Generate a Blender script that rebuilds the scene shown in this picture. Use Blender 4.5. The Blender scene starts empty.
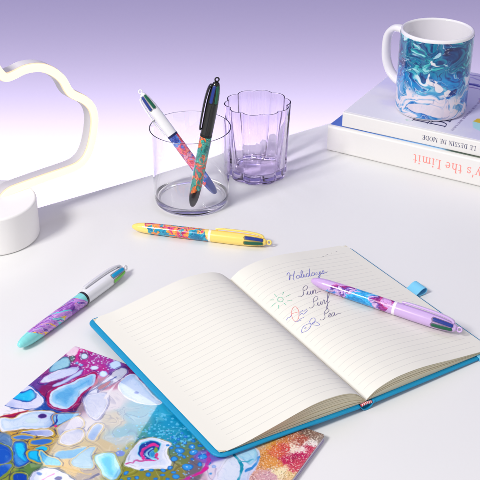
import bpy, bmesh, math, random
import numpy as np
from math import cos, sin, pi, radians, sqrt
from mathutils import Vector, Matrix
random.seed(7)
SC = bpy.context.scene
COL = SC.collection

# ------------------------------------------------------------------ scene helpers
def lin(c):
    out = []
    for v in c[:3]:
        v = v / 255.0
        out.append(v / 12.92 if v <= .04045 else ((v + .055) / 1.055) ** 2.4)
    return (out[0], out[1], out[2], 1.0)

def lin_arr(a):
    a = np.clip(np.asarray(a, float) / 255.0, 0, 1)
    return np.where(a <= .04045, a / 12.92, ((a + .055) / 1.055) ** 2.4)

def thing(name, label, cat, loc=(0, 0, 0), mat=None, group=None):
    o = bpy.data.objects.new(name, None)
    o.empty_display_size = .02
    COL.objects.link(o)
    if mat is not None:
        o.matrix_world = mat
    else:
        o.location = loc
    o['label'] = label
    o['category'] = cat
    if group:
        o['group'] = group
    return o

def mesh_obj(name, verts, faces, mat, parent=None, smooth=True, mats=None, fmat=None, uvs=None, colors=None, sharp=None, fix=False):
    me = bpy.data.meshes.new(name)
    me.from_pydata([tuple(map(float, v)) for v in verts], [], [tuple(f) for f in faces])
    for m in (mats or [mat]):
        me.materials.append(m)
    if fmat is not None:
        me.polygons.foreach_set('material_index', list(fmat))
    me.polygons.foreach_set('use_smooth', [smooth] * len(me.polygons))
    if uvs is not None:
        uvl = me.uv_layers.new(name='UVMap')
        idx = np.zeros(len(me.loops), dtype=np.int32)
        me.loops.foreach_get('vertex_index', idx)
        uvl.data.foreach_set('uv', np.asarray(uvs, dtype=np.float32)[idx].ravel())
    if colors is not None:
        at = me.color_attributes.new(name='print', type='FLOAT_COLOR', domain='POINT')
        c = np.ones((len(verts), 4), dtype=np.float32)
        c[:, :3] = colors
        at.data.foreach_set('color', c.ravel())
    me.update()
    if fix:
        bm = bmesh.new(); bm.from_mesh(me); bmesh.ops.remove_doubles(bm, verts=bm.verts, dist=1e-7); bmesh.ops.recalc_face_normals(bm, faces=bm.faces); bm.to_mesh(me); bm.free()
    if smooth and sharp is not None:
        me.set_sharp_from_angle(angle=radians(sharp))
    o = bpy.data.objects.new(name, me)
    COL.objects.link(o)
    if parent is not None:
        o.parent = parent
    return o

class MB:
    def __init__(s):
        s.v = []; s.f = []; s.m = []
    def add(s, v, f, mi=0):
        n = len(s.v)
        s.v += [tuple(x) for x in v]
        s.f += [tuple(i + n for i in q) for q in f]
        s.m += [mi] * len(f)
    def build(s, name, mat, parent=None, **k):
        mats = mat if isinstance(mat, list) else None
        return mesh_obj(name, s.v, s.f, None if mats else mat, parent, mats=mats, fmat=s.m if mats else None, **k)

def lathe(prof, n=64, axis='z', close=False):
    """prof: list of (r, h); long segments get support loops so that smooth normals stay true."""
    dense = [prof[0]]
    for (r0, h0), (r1, h1) in zip(prof, prof[1:]):
        L = sqrt((r1 - r0) ** 2 + (h1 - h0) ** 2); e = .0004 if max(L, 1e-9) < .2 else .2
        if L > 8 * e:
            for t in (e / L, 3 * e / L, .33, .67, 1 - 3 * e / L, 1 - e / L):
                dense.append((r0 + (r1 - r0) * t, h0 + (h1 - h0) * t))
        dense.append((r1, h1))
    prof = dense
    v = []; f = []
    m = len(prof)
    for i in range(n):
        a = 2 * pi * i / n
        for r, h in prof:
            v.append((r * cos(a), r * sin(a), h) if axis == 'z' else (h, r * cos(a), r * sin(a)))
    for i in range(n):
        j = (i + 1) % n
        for k in range(m if close else m - 1):
            k2 = (k + 1) % m
            q = (i * m + k, j * m + k, j * m + k2, i * m + k2)
            f.append(q if axis == 'z' else q)
    return v, f

def frames(pts, closed=False, up=None):
    P = [Vector(p) for p in pts]
    n = len(P)
    T = []
    for i in range(n):
        a = P[(i - 1) % n] if (closed or i > 0) else P[i]
        b = P[(i + 1) % n] if (closed or i < n - 1) else P[i]
        T.append((b - a).normalized())
    F = []
    u = Vector(up) if up is not None else (Vector((0, 0, 1)) if abs(T[0].z) < .9 else Vector((1, 0, 0)))
    for i in range(n):
        u2 = u - T[i] * u.dot(T[i])
        if u2.length < 1e-6:
            u2 = T[i].orthogonal()
        u2.normalize()
        F.append((P[i], T[i], T[i].cross(u2).normalized(), u2))
        if up is None:
            u = u2
    return F

def sweep(pts, section, closed=False, up=None, scale=None, cap=True):
    """section: list of (side, up) offsets."""
    F = frames(pts, closed, up)
    v = []; f = []
    m = len(section)
    for i, (p, t, s, u) in enumerate(F):
        k = scale[i] if scale is not None else 1.0
        for a, b in section:
            v.append(tuple(p + s * (a * k) + u * (b * k)))
    n = len(F)
    for i in range(n if closed else n - 1):
        j = (i + 1) % n
        for k in range(m):
            k2 = (k + 1) % m
            f.append((i * m + k, i * m + k2, j * m + k2, j * m + k))
    if cap and not closed:
        f.append(tuple(range(m - 1, -1, -1)))
        f.append(tuple((n - 1) * m + k for k in range(m)))
    return v, f

def circ(r, n=10, rx=None):
    return [((rx or r) * cos(2 * pi * k / n), r * sin(2 * pi * k / n)) for k in range(n)]

def rrect(w, h, r, n=4):
    out = []
    for cx, cy, a0 in ((w / 2 - r, h / 2 - r, 0), (-w / 2 + r, h / 2 - r, 90), (-w / 2 + r, -h / 2 + r, 180), (w / 2 - r, -h / 2 + r, 270)):
        for k in range(n + 1):
            a = radians(a0 + 90 * k / n)
            out.append((cx + r * cos(a), cy + r * sin(a)))
    return out

def catmull(pts, per=8, closed=False):
    P = [np.array(p, float) for p in pts]
    n = len(P); out = []
    for i in range(n if closed else n - 1):
        p0 = P[(i - 1) % n] if (closed or i > 0) else 2 * P[0] - P[1]
        p1 = P[i]; p2 = P[(i + 1) % n]
        p3 = P[(i + 2) % n] if (closed or i + 2 < n) else 2 * P[-1] - P[-2]
        for k in range(per):
            t = k / per
            out.append(.5 * ((2 * p1) + (p2 - p0) * t + (2 * p0 - 5 * p1 + 4 * p2 - p3) * t * t + (-p0 + 3 * p1 - 3 * p2 + p3) * t ** 3))
    if not closed:
        out.append(P[-1])
    return out

def slab(outline, z0, z1, bev=.0004, per_z=None):
    """closed prism with a small bevel from a 2-D outline; z0/z1 numbers or functions of (x, y)."""
    m = len(outline)
    c = np.mean(np.array(outline), axis=0)
    def inset(p, d):
        p = np.array(p); q = c - p
        return p + q / (np.linalg.norm(q) + 1e-9) * d
    g0 = z0 if callable(z0) else (lambda x, y: z0)
    g1 = z1 if callable(z1) else (lambda x, y: z1)
    rings = []
    for d, which, dz in ((bev, 0, 0), (0, 0, bev), (0, 1, -bev), (bev, 1, 0)):
        ring = []
        for p in outline:
            q = inset(p, d)
            z = (g0(*p) if which == 0 else g1(*p)) + dz
            ring.append((q[0], q[1], z))
        rings.append(ring)
    v = [p for r in rings for p in r]; f = []
    for k in range(3):
        for i in range(m):
            j = (i + 1) % m
            f.append((k * m + i, k * m + j, (k + 1) * m + j, (k + 1) * m + i))
    f.append(tuple(range(m - 1, -1, -1)))
    f.append(tuple(3 * m + i for i in range(m)))
    return v, f

def rounded_outline(x0, y0, x1, y1, r, n=6, rr=None):
    rr = rr or (r, r, r, r)   # corners: x1y1, x0y1, x0y0, x1y0
    out = []
    for (cx, cy, a0, q) in ((x1, y1, 0, rr[0]), (x0, y1, 90, rr[1]), (x0, y0, 180, rr[2]), (x1, y0, 270, rr[3])):
        sx = -1 if cx == x1 else 1; sy = -1 if cy == y1 else 1
        for k in range(n + 1):
            a = radians(a0 + 90 * k / n)
            out.append((cx + sx * q + q * cos(a), cy + sy * q + q * sin(a)))
    return out

# ------------------------------------------------------------------ materials
def mat_new(name):
    m = bpy.data.materials.new(name); m.use_nodes = True
    nt = m.node_tree
    return m, nt, nt.nodes['Principled BSDF']

def plastic(name, col, rough=.3, coat=0, noise=0, trans=0, spec=.5, bump=0, bscale=300, sss=0):
    m, nt, b = mat_new(name)
    b.inputs['Base Color'].default_value = lin(col)
    b.inputs['Roughness'].default_value = rough
    b.inputs['Specular IOR Level'].default_value = spec
    b.inputs['Coat Weight'].default_value = coat
    b.inputs['Coat Roughness'].default_value = .06
    if sss:
        b.inputs['Subsurface Weight'].default_value = sss
        b.inputs['Subsurface Radius'].default_value = (.004, .003, .003)
    if trans:
        b.inputs['Transmission Weight'].default_value = trans
    tc = nt.nodes.new('ShaderNodeTexCoord')
    n = nt.nodes.new('ShaderNodeTexNoise'); n.inputs['Scale'].default_value = bscale; n.inputs['Detail'].default_value = 4
    nt.links.new(tc.outputs['Object'], n.inputs['Vector'])
    if noise:
        mx = nt.nodes.new('ShaderNodeMixRGB'); mx.blend_type = 'MULTIPLY'; mx.inputs[0].default_value = noise
        mx.inputs[1].default_value = lin(col)
        n2 = nt.nodes.new('ShaderNodeTexNoise'); n2.inputs['Scale'].default_value = bscale * .15; n2.inputs['Detail'].default_value = 5
        nt.links.new(tc.outputs['Object'], n2.inputs['Vector'])
        nt.links.new(n2.outputs['Fac'], mx.inputs[2])
        nt.links.new(mx.outputs[0], b.inputs['Base Color'])
    mr = nt.nodes.new('ShaderNodeMapRange')
    mr.inputs['To Min'].default_value = max(.02, rough * .85); mr.inputs['To Max'].default_value = rough * 1.15
    nt.links.new(n.outputs['Fac'], mr.inputs['Value']); nt.links.new(mr.outputs[0], b.inputs['Roughness'])
    if bump:
        bp = nt.nodes.new('ShaderNodeBump'); bp.inputs['Strength'].default_value = bump; bp.inputs['Distance'].default_value = .0003
        nt.links.new(n.outputs['Fac'], bp.inputs['Height']); nt.links.new(bp.outputs[0], b.inputs['Normal'])
    return m

def printed(name, rough=.25, coat=0, spec=.5, grain=0, gscale=900):
    m, nt, b = mat_new(name)
    a = nt.nodes.new('ShaderNodeVertexColor'); a.layer_name = 'print'
    src = a.outputs['Color']
    if grain:
        tc = nt.nodes.new('ShaderNodeTexCoord')
        n = nt.nodes.new('ShaderNodeTexNoise'); n.inputs['Scale'].default_value = gscale; n.inputs['Detail'].default_value = 3
        nt.links.new(tc.outputs['Object'], n.inputs['Vector'])
        mx = nt.nodes.new('ShaderNodeMixRGB'); mx.blend_type = 'OVERLAY'; mx.inputs[0].default_value = grain
        nt.links.new(src, mx.inputs[1]); nt.links.new(n.outputs['Fac'], mx.inputs[2])
        src = mx.outputs[0]
    nt.links.new(src, b.inputs['Base Color'])
    b.inputs['Roughness'].default_value = rough
    b.inputs['Specular IOR Level'].default_value = spec
    b.inputs['Coat Weight'].default_value = coat
    b.inputs['Coat Roughness'].default_value = .05
    return m

def glass(name, col, ior=1.47):
    m, nt, b = mat_new(name)
    g = nt.nodes.new('ShaderNodeBsdfGlass')
    g.inputs['Color'].default_value = col; g.inputs['Roughness'].default_value = 0; g.inputs['IOR'].default_value = ior
    nt.links.new(g.outputs[0], nt.nodes['Material Output'].inputs['Surface'])
    return m

# ------------------------------------------------------------------ numpy noise
_rng = np.random.RandomState(3)
PERM = np.concatenate([_rng.permutation(256)] * 2)
GRAD = _rng.normal(size=(256, 3)); GRAD /= np.linalg.norm(GRAD, axis=1)[:, None]
def noise3(x, y, z):
    x, y, z = np.broadcast_arrays(np.asarray(x, float), np.asarray(y, float), np.asarray(z, float))
    xi = np.floor(x).astype(int); yi = np.floor(y).astype(int); zi = np.floor(z).astype(int)
    xf, yf, zf = x - xi, y - yi, z - zi
    fade = lambda t: t * t * t * (t * (t * 6 - 15) + 10)
    u, v, w = fade(xf), fade(yf), fade(zf)
    def g(dx, dy, dz):
        h = PERM[(PERM[(PERM[(xi + dx) & 255] + yi + dy) & 255] + zi + dz) & 255]
        G = GRAD[h]
        return G[..., 0] * (xf - dx) + G[..., 1] * (yf - dy) + G[..., 2] * (zf - dz)
    L = lambda a, b, t: a + (b - a) * t
    return L(L(L(g(0, 0, 0), g(1, 0, 0), u), L(g(0, 1, 0), g(1, 1, 0), u), v),
             L(L(g(0, 0, 1), g(1, 0, 1), u), L(g(0, 1, 1), g(1, 1, 1), u), v), w)
def fbm(x, y, z, o=4, gain=.5):
    s = 0; a = 1
    for k in range(o):
        s = s + a * noise3(x * 2 ** k + 17.3 * k, y * 2 ** k + 5.1 * k, z * 2 ** k + 9.7 * k); a *= gain
    return s
def ramp(t, stops):
    ts = [s[0] for s in stops]
    return np.stack([np.interp(t, ts, [s[1][c] for s in stops]) for c in range(3)], axis=-1)
def mixc(a, b, t):
    t = np.clip(t, 0, 1)
    if np.ndim(t):
        t = t[..., None]
    return a * (1 - t) + np.asarray(b, float) * t
def sst(a, b, x):
    t = np.clip((x - a) / (b - a), 0, 1)
    return t * t * (3 - 2 * t)

def poly_sdf(X, Y, pts):
    """signed distance, negative inside."""
    d2 = np.full(X.shape, 1e9); inside = np.zeros(X.shape, bool)
    n = len(pts)
    for i in range(n):
        ax, ay = pts[i]; bx, by = pts[(i + 1) % n]
        ex, ey = bx - ax, by - ay
        wx, wy = X - ax, Y - ay
        t = np.clip((wx * ex + wy * ey) / (ex * ex + ey * ey + 1e-12), 0, 1)
        d2 = np.minimum(d2, (wx - ex * t) ** 2 + (wy - ey * t) ** 2)
        c = (ay <= Y) != (by <= Y)
        with np.errstate(divide='ignore', invalid='ignore'):
            xx = ax + (Y - ay) * ex / (ey if ey != 0 else 1e-12)
        inside ^= c & (X < xx)
    return np.where(inside, -1, 1) * np.sqrt(d2)
def line_dist(X, Y, pts):
    d2 = np.full(X.shape, 1e9)
    for i in range(len(pts) - 1):
        ax, ay = pts[i]; bx, by = pts[i + 1]
        ex, ey = bx - ax, by - ay
        wx, wy = X - ax, Y - ay
        t = np.clip((wx * ex + wy * ey) / (ex * ex + ey * ey + 1e-12), 0, 1)
        d2 = np.minimum(d2, (wx - ex * t) ** 2 + (wy - ey * t) ** 2)
    return np.sqrt(d2)

MAT_FEATURES=[
['l',[[-8.2,88.1],[-3.7,81.2],[-2.2,65.5],[11.1,64.1],[23.2,69.1],[32.3,75.6],[40.9,76.4],[49.5,72.3],[50.2,64.1],[48.5,59.3],[46.7,50.1],[47.6,39.2],[48.1,34.4]],(150,18,88),2.6],
['l',[[8.8,63.9],[20.4,70.7],[29.5,77.1],[39.6,79.9],[48.6,76.3],[55.4,69.7]],(28,70,160),3.0],
['l',[[3.7,65.2],[8.5,50.5],[19.1,43.0],[26.7,23.2]],(95,60,150),1.6],
['l',[[11.1,55.1],[14.2,47.3],[22.4,36.6]],(60,60,150),1.0],
['c',[[26.8,70.0],[22.7,62.1],[23.4,51.2],[29.3,40.4],[33.9,30.1],[38.1,24.7],[42.7,28.3],[46.0,35.6],[44.9,42.2],[44.5,49.9],[46.5,60.5],[47.4,65.7],[46.2,70.6],[40.7,73.7],[34.3,74.4]],(196,222,246),(134,196,240),(92,172,226),(170,205,240),(165,20,92),2.2,9,0.9],
['c',[[5.4,54.5],[5.1,46.2],[8.8,36.4],[14.3,28.6],[20.0,23.8],[23.2,26.8],[23.0,34.7],[17.7,43.8],[11.6,51.8]],(226,228,248),(205,212,244),None,(190,190,230),(120,50,150),1.0,3,0.9],
['c',[[17.6,53.0],[22.0,41.4],[24.7,25.9],[27.7,25.8],[28.1,33.3],[24.4,44.6],[20.5,52.8]],(168,186,234),(190,205,240),None,(110,100,180),None,0,2,0.9],
['c',[[3.7,39.2],[-0.1,30.3],[0.7,21.8],[4.6,17.2],[9.8,20.0],[13.3,26.0],[10.7,32.2],[7.4,37.2]],(128,188,214),(150,205,226),None,(70,120,160),(60,90,130),0.8,3,0.9],
['c',[[-3.2,4.2],[-0.0,-0.0],[5.3,2.8],[8.4,12.6],[0.8,13.6]],(232,196,222),(238,214,230),None,None,None,0,3,0.9],
['c',[[19.1,6.7],[19.9,8.9],[19.1,11.0],[17.1,12.1],[14.6,11.8],[12.6,10.3],[11.8,8.1],[12.5,6.0],[14.6,4.8],[17.1,5.1]],(90,150,185),(205,225,240),None,(80,110,140),(130,60,120),0.8,2,0.6],
['c',[[35.7,16.6],[36.3,18.4],[35.7,20.0],[34.2,20.9],[32.3,20.7],[30.7,19.4],[30.1,17.6],[30.6,16.0],[32.2,15.1],[34.1,15.4]],(190,212,245),(215,228,250),None,(170,150,220),None,0,2,0.6],
['c',[[18.3,18.4],[18.7,19.3],[18.4,20.2],[17.5,20.7],[16.5,20.5],[15.7,19.9],[15.3,18.9],[15.6,18.1],[16.4,17.6],[17.5,17.7]],(90,150,200),(120,180,220),None,None,None,0,2,0.6],
['c',[[23.0,19.0],[23.3,19.9],[23.0,20.8],[22.1,21.3],[21.1,21.2],[20.2,20.5],[19.9,19.6],[20.2,18.7],[21.1,18.2],[22.1,18.3]],(100,150,210),(150,190,230),None,None,None,0,2,0.6],
['c',[[29.4,11.4],[29.6,11.9],[29.5,12.4],[29.0,12.7],[28.4,12.6],[27.9,12.2],[27.7,11.7],[27.9,11.2],[28.3,10.9],[28.9,11.0]],(220,220,245),None,None,None,None,0,2,0.6],
['c',[[27.7,16.3],[27.9,16.8],[27.8,17.2],[27.4,17.4],[26.8,17.4],[26.4,17.1],[26.3,16.6],[26.4,16.2],[26.8,15.9],[27.3,16.0]],(220,220,245),None,None,None,None,0,2,0.6],
['c',[[31.0,8.1],[31.1,8.6],[31.0,9.0],[30.7,9.2],[30.2,9.1],[29.8,8.8],[29.6,8.3],[29.7,7.9],[30.1,7.7],[30.6,7.8]],(220,220,245),None,None,None,None,0,2,0.6],
['c',[[11.3,15.1],[12.4,17.3],[12.2,19.2],[10.9,19.9],[8.8,19.3],[6.9,17.5],[5.8,15.3],[6.0,13.4],[7.3,12.7],[9.4,13.3]],(110,60,90),(90,120,120),None,None,None,0,2,0.6],
['c',[[50.9,3.4],[52.1,6.6],[51.3,9.5],[48.8,10.9],[45.5,10.3],[42.7,7.9],[41.5,4.7],[42.3,1.8],[44.9,0.4],[48.2,1.0]],(178,208,246),(196,220,250),None,(150,170,230),None,0,2,0.6],
['c',[[48.0,19.2],[48.8,21.5],[48.2,23.6],[46.3,24.6],[43.9,24.2],[41.9,22.6],[41.0,20.2],[41.6,18.1],[43.5,17.1],[45.9,17.5]],(150,190,240),(180,208,246),None,(150,110,200),None,0,2,0.6],
['c',[[52.1,58.8],[49.0,53.2],[48.5,41.7],[50.3,33.2],[50.5,22.4],[51.5,9.4],[55.8,5.4],[61.1,10.3],[60.7,19.8],[57.5,32.2],[54.9,39.6],[56.6,47.5],[56.2,55.0]],(203,204,218),(187,192,215),None,(175,166,201),(78,52,131),0.9,3,0.9],
['l',[[52.8,58.4],[49.6,51.4],[49.3,44.2],[52.8,32.5],[55.9,18.6]],(36,56,150),1.2],
['l',[[56.6,47.5],[53.4,37.5],[55.1,27.4]],(35,52,131),0.9],
['c',[[51.9,38.3],[53.1,31.6],[55.1,26.0],[56.7,31.1],[54.8,38.2]],(171,35,87),(131,26,70),None,None,(35,43,122),0.6,2,0.9],
['c',[[54.3,60.4],[50.8,53.0],[53.3,45.7],[59.6,40.7],[65.8,43.8],[71.7,53.5],[75.4,62.8],[74.2,70.4],[67.3,70.1],[60.1,65.7]],(197,197,215),(175,182,210),(180,185,211),(210,208,217),(105,113,175),0.5,4,0.9],
['c',[[63.8,25.6],[62.7,14.0],[66.2,9.0],[77.3,13.6],[95.2,23.0],[107.4,28.6],[100.8,35.8],[91.1,38.4],[79.1,37.8],[69.8,32.8]],(226,232,248),(188,210,240),(198,216,242),(240,238,248),None,0,4,0.9],
['c',[[84.4,27.5],[84.7,28.5],[84.3,29.5],[83.3,30.0],[82.2,29.9],[81.3,29.3],[81.1,28.3],[81.5,27.4],[82.5,26.8],[83.6,26.9]],(140,160,215),(110,130,200),None,None,None,0,2,0.6],
['l',[[65.1,45.7],[61.7,26.8],[62.8,17.0]],(208,203,213),2.4],
['c',[[-0.1,91.5],[-2.3,80.4],[-2.5,70.2],[-0.5,63.8],[7.4,64.7],[16.5,68.4],[24.3,74.3],[24.7,81.2],[19.0,86.5],[8.8,90.1]],(222,222,248),(212,214,244),None,(235,230,245),(40,80,170),1.2,4,0.9],
['c',[[-1.3,82.8],[-3.1,75.7],[2.8,71.7],[5.3,65.9],[12.1,68.0],[16.2,73.0],[14.5,79.8],[6.7,82.7]],(24,80,180),(24,160,226),(30,190,240),(40,60,150),None,0,3,0.9],
['c',[[6.2,104.9],[12.0,97.5],[20.5,87.1],[20.8,96.1],[14.6,103.0],[7.4,106.4]],(200,70,60),(170,20,70),None,(235,190,120),None,0,1.5,0.9],
['c',[[8.1,107.3],[16.9,101.0],[18.4,93.2],[27.9,85.1],[38.3,80.7],[44.0,81.7],[46.4,88.7],[48.2,95.9],[42.5,101.0],[32.8,107.1],[24.3,114.6],[17.6,118.3]],(232,236,248),(180,208,238),(205,222,242),(200,190,220),(190,150,60),0.6,5,0.9],
['c',[[38.4,86.9],[38.8,88.5],[38.0,90.0],[36.2,91.0],[34.2,91.1],[32.7,90.1],[32.2,88.6],[33.0,87.0],[34.8,86.0],[36.9,86.0]],(90,60,150),(60,40,120),None,(180,140,200),None,0,2,0.6],
['c',[[35.5,93.4],[35.9,95.6],[34.4,97.9],[31.4,99.6],[28.2,99.9],[25.9,98.7],[25.5,96.5],[27.0,94.2],[30.0,92.5],[33.2,92.2]],(196,220,232),(206,226,236),None,None,None,0,2,0.6],
['c',[[43.1,85.7],[44.9,79.1],[55.5,72.5],[59.0,71.9],[57.2,81.2],[53.1,89.7],[49.7,91.6]],(50,130,205),(140,196,236),(120,190,236),(24,60,150),(230,150,60),0.5,3,0.9],
['l',[[48.2,95.9],[48.5,88.9],[44.7,82.7]],(30,50,150),1.1],
['c',[[52.2,92.2],[52.5,93.0],[52.3,93.7],[51.6,94.1],[50.8,94.0],[50.1,93.4],[49.7,92.7],[50.0,91.9],[50.6,91.6],[51.5,91.7]],(230,40,120),None,None,None,None,0,2,0.6],
['c',[[32.9,113.1],[36.0,107.4],[44.1,100.6],[51.8,99.2],[56.0,102.2],[52.8,106.6],[42.6,110.7]],(232,232,248),(160,172,224),(150,165,222),(236,232,240),(196,160,50),1.4,3,0.9],
['c',[[30.1,119.3],[35.5,114.0],[44.1,111.5],[43.8,114.7],[36.1,119.4]],(110,150,215),(66,120,204),None,(170,170,180),(196,160,50),1.4,2,0.9],
['c',[[46.4,116.7],[48.3,113.1],[57.1,107.2],[59.7,109.3],[55.9,115.4],[48.8,118.4]],(60,120,205),(50,108,200),None,(150,150,160),(196,160,50),1.4,2,0.9],
['c',[[54.1,121.5],[57.3,117.1],[61.3,116.2],[62.7,119.2],[57.8,122.6]],(30,180,228),(24,186,238),None,None,(196,160,50),0.8,2,0.9],
['c',[[36.8,127.3],[35.9,122.6],[40.5,120.1],[46.0,122.1],[51.8,129.2],[59.3,133.7],[58.2,139.3],[54.4,142.7],[46.2,137.3]],(30,90,190),(50,130,214),(60,140,216),(24,60,160),(110,120,110),1.2,3,0.9],
['c',[[37.1,125.9],[38.2,122.0],[42.2,121.0],[47.5,125.1],[51.5,130.6],[57.0,133.8],[56.4,136.0],[52.0,135.3],[44.5,131.9]],(14,150,220),(24,190,242),(20,196,246),(24,80,180),None,0,3,0.9],
['c',[[52.4,127.6],[52.5,124.3],[58.2,123.0],[65.6,125.2],[67.4,131.1],[60.5,131.8],[55.8,130.7]],(14,160,222),(12,186,240),None,(40,90,170),(196,160,50),1.3,3,0.9],
['c',[[26.2,131.9],[32.9,129.5],[40.5,132.9],[44.9,138.0],[45.2,144.1],[39.4,147.3]],(50,90,190),(14,76,182),(16,84,190),(70,100,170),(110,130,40),1.2,3,0.9],
['c',[[42.9,150.3],[48.1,143.1],[51.2,145.6],[51.6,153.9],[50.6,159.3]],(40,90,190),(16,84,190),None,(90,110,150),(120,140,40),1.4,3,0.9],
['c',[[58.1,152.7],[60.0,148.4],[66.9,146.6],[71.5,151.2],[69.8,158.0],[62.1,157.6]],(24,70,170),(8,62,172),None,(100,120,60),(150,150,40),1.3,3,0.9],
['c',[[73.5,151.3],[69.4,142.8],[72.4,136.2],[78.8,132.6],[86.6,132.0],[95.5,133.0],[103.7,136.7],[96.2,145.6],[78.7,155.4]],(240,236,246),(226,226,242),None,(230,225,240),(60,80,110),0.8,3,0.9],
['c',[[75.3,140.2],[75.5,141.1],[75.1,142.1],[74.0,142.6],[72.9,142.6],[72.0,142.1],[71.7,141.2],[72.1,140.2],[73.2,139.7],[74.4,139.7]],(50,110,190),(40,100,190),None,None,None,0,2,0.6],
['l',[[79.7,145.4],[80.6,140.7],[82.8,136.5]],(220,80,170),0.6],
['c',[[90.8,136.2],[90.9,137.3],[90.0,138.5],[88.4,139.4],[86.8,139.6],[85.7,139.1],[85.6,138.0],[86.5,136.8],[88.0,136.0],[89.7,135.7]],(30,60,140),(80,60,140),None,None,None,0,2,0.6],
['l',[[90.5,140.6],[99.6,136.0],[107.9,127.9],[111.4,120.5]],(50,50,110),2.0],
['c',[[54.3,95.1],[55.3,85.1],[59.8,75.7],[68.9,80.2],[67.9,91.5],[62.7,99.8]],(208,203,213),(201,197,213),None,(210,201,205),(194,171,113),0.8,4,0.9],
['c',[[64.3,105.5],[62.6,97.2],[65.8,90.0],[71.9,86.7],[77.4,91.6],[78.2,99.0],[73.0,105.8]],(208,204,215),(187,189,210),None,(210,203,206),(194,171,113),0.9,4,0.9],
['c',[[83.5,93.4],[79.4,89.1],[76.5,80.0],[77.0,74.3],[82.5,74.0],[85.3,81.8],[87.4,91.2]],(206,206,217),(148,175,213),(131,166,211),(210,206,210),(194,171,113),1.0,3,0.9],
['c',[[70.0,117.7],[72.5,112.5],[78.7,108.4],[85.2,102.2],[88.2,105.0],[86.4,113.6],[81.2,119.0],[74.0,121.7]],(131,187,215),(87,168,213),None,(166,196,214),(194,171,113),0.9,3,0.9],
['c',[[86.4,118.6],[87.0,109.5],[88.5,101.6],[92.1,98.9],[95.4,106.0],[103.8,116.2],[100.0,119.6],[92.3,121.5]],(148,196,215),(154,194,215),None,(122,179,210),(194,171,113),0.9,3,0.9],
['c',[[59.5,122.3],[65.5,122.7],[76.7,122.8],[82.0,127.2],[75.0,132.4],[67.0,129.4]],(90,196,240),(120,206,244),None,None,(222,196,130),0.9,3,0.9],
['l',[[71.7,133.0],[82.7,128.1],[96.8,125.1],[106.3,123.3]],(206,170,80),1.6],
['c',[[98.4,106.9],[99.7,101.7],[107.2,96.9],[112.7,98.9],[117.1,103.9],[123.3,109.0],[126.3,116.4],[123.7,120.2],[117.4,120.2],[108.0,115.1]],(170,228,248),(110,208,244),(0,184,240),(60,150,220),(150,150,60),0.8,7,0.9],
['c',[[116.2,92.5],[116.8,94.4],[116.1,96.2],[114.3,97.2],[112.2,97.0],[110.5,95.7],[109.9,93.8],[110.7,92.0],[112.5,91.0],[114.6,91.2]],(24,100,200),(18,80,190),None,None,None,0,2,0.6],
['c',[[112.3,94.4],[112.4,94.8],[112.3,95.2],[112.0,95.3],[111.6,95.3],[111.2,95.0],[111.1,94.7],[111.2,94.3],[111.6,94.1],[112.0,94.2]],(208,208,217),None,None,None,None,0,2,0.6],
['c',[[122.2,103.5],[120.1,94.7],[117.8,84.6],[117.9,75.5],[122.8,69.2],[131.6,65.9],[139.7,65.9],[141.9,73.7],[145.9,79.1],[151.6,83.4],[151.9,90.6],[145.1,96.2],[138.9,101.5],[129.8,103.6]],(236,238,248),(224,230,246),(206,216,240),(200,205,220),(120,130,70),0.7,6,0.9],
['c',[[123.8,87.6],[119.8,79.6],[121.5,74.1],[126.4,70.5],[133.1,69.6],[136.1,75.7],[136.6,80.5],[140.8,85.7],[138.1,89.7],[133.0,91.3],[127.9,90.4]],(120,210,232),(20,120,190),(30,60,150),(180,225,240),None,0,2,0.9],
['l',[[139.9,85.6],[137.8,89.2],[133.6,90.9],[129.6,88.2],[125.9,82.6],[125.7,77.6],[129.0,74.5],[132.6,74.4]],(222,46,146),3.4],
['l',[[139.8,86.8],[135.7,87.3],[131.6,85.8],[129.5,81.9],[130.5,78.1]],(150,215,235),2.0],
['c',[[136.6,81.7],[137.7,84.1],[137.5,86.0],[136.2,86.7],[134.3,86.0],[132.5,84.0],[131.4,81.6],[131.6,79.7],[132.9,79.0],[134.8,79.8]],(90,190,225),(40,140,200),None,None,None,0,2,0.6],
['c',[[134.9,77.6],[135.5,79.1],[135.5,80.3],[134.9,80.7],[133.8,80.1],[132.6,78.9],[132.0,77.4],[131.9,76.2],[132.6,75.8],[133.8,76.4]],(120,160,60),None,None,None,None,0,2,0.6],
['c',[[138.4,82.0],[139.1,83.4],[139.1,84.5],[138.5,84.8],[137.5,84.3],[136.5,83.1],[135.8,81.7],[135.8,80.6],[136.4,80.2],[137.4,80.8]],(215,60,120),None,None,None,None,0,2,0.6],
['l',[[123.0,101.6],[124.9,99.0],[127.1,98.3],[127.4,94.8],[130.6,94.3],[134.6,91.0]],(196,70,150),1.3],
['c',[[157.2,61.3],[157.7,63.0],[157.1,64.5],[155.7,65.3],[154.0,65.1],[152.6,63.9],[152.2,62.1],[152.8,60.6],[154.2,59.8],[155.9,60.1]],(24,110,206),(50,150,226),None,(30,84,170),None,0,2,0.6],
['c',[[163.0,65.1],[163.3,66.9],[162.4,68.5],[160.6,69.5],[158.7,69.4],[157.2,68.3],[156.9,66.6],[157.8,64.9],[159.6,63.9],[161.5,64.0]],(24,110,206),(50,150,226),None,(30,84,170),None,0,2,0.6],
['c',[[153.1,68.7],[153.5,70.7],[152.7,72.6],[150.8,73.6],[148.7,73.4],[147.1,72.1],[146.6,70.1],[147.4,68.2],[149.3,67.2],[151.5,67.4]],(24,110,206),(50,150,226),None,(30,84,170),None,0,2,0.6],
['c',[[171.5,66.0],[171.9,68.0],[171.1,69.8],[169.2,70.9],[167.1,70.7],[165.5,69.3],[165.1,67.4],[166.0,65.5],[167.8,64.5],[170.0,64.7]],(24,110,206),(50,150,226),None,(30,84,170),None,0,2,0.6],
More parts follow.
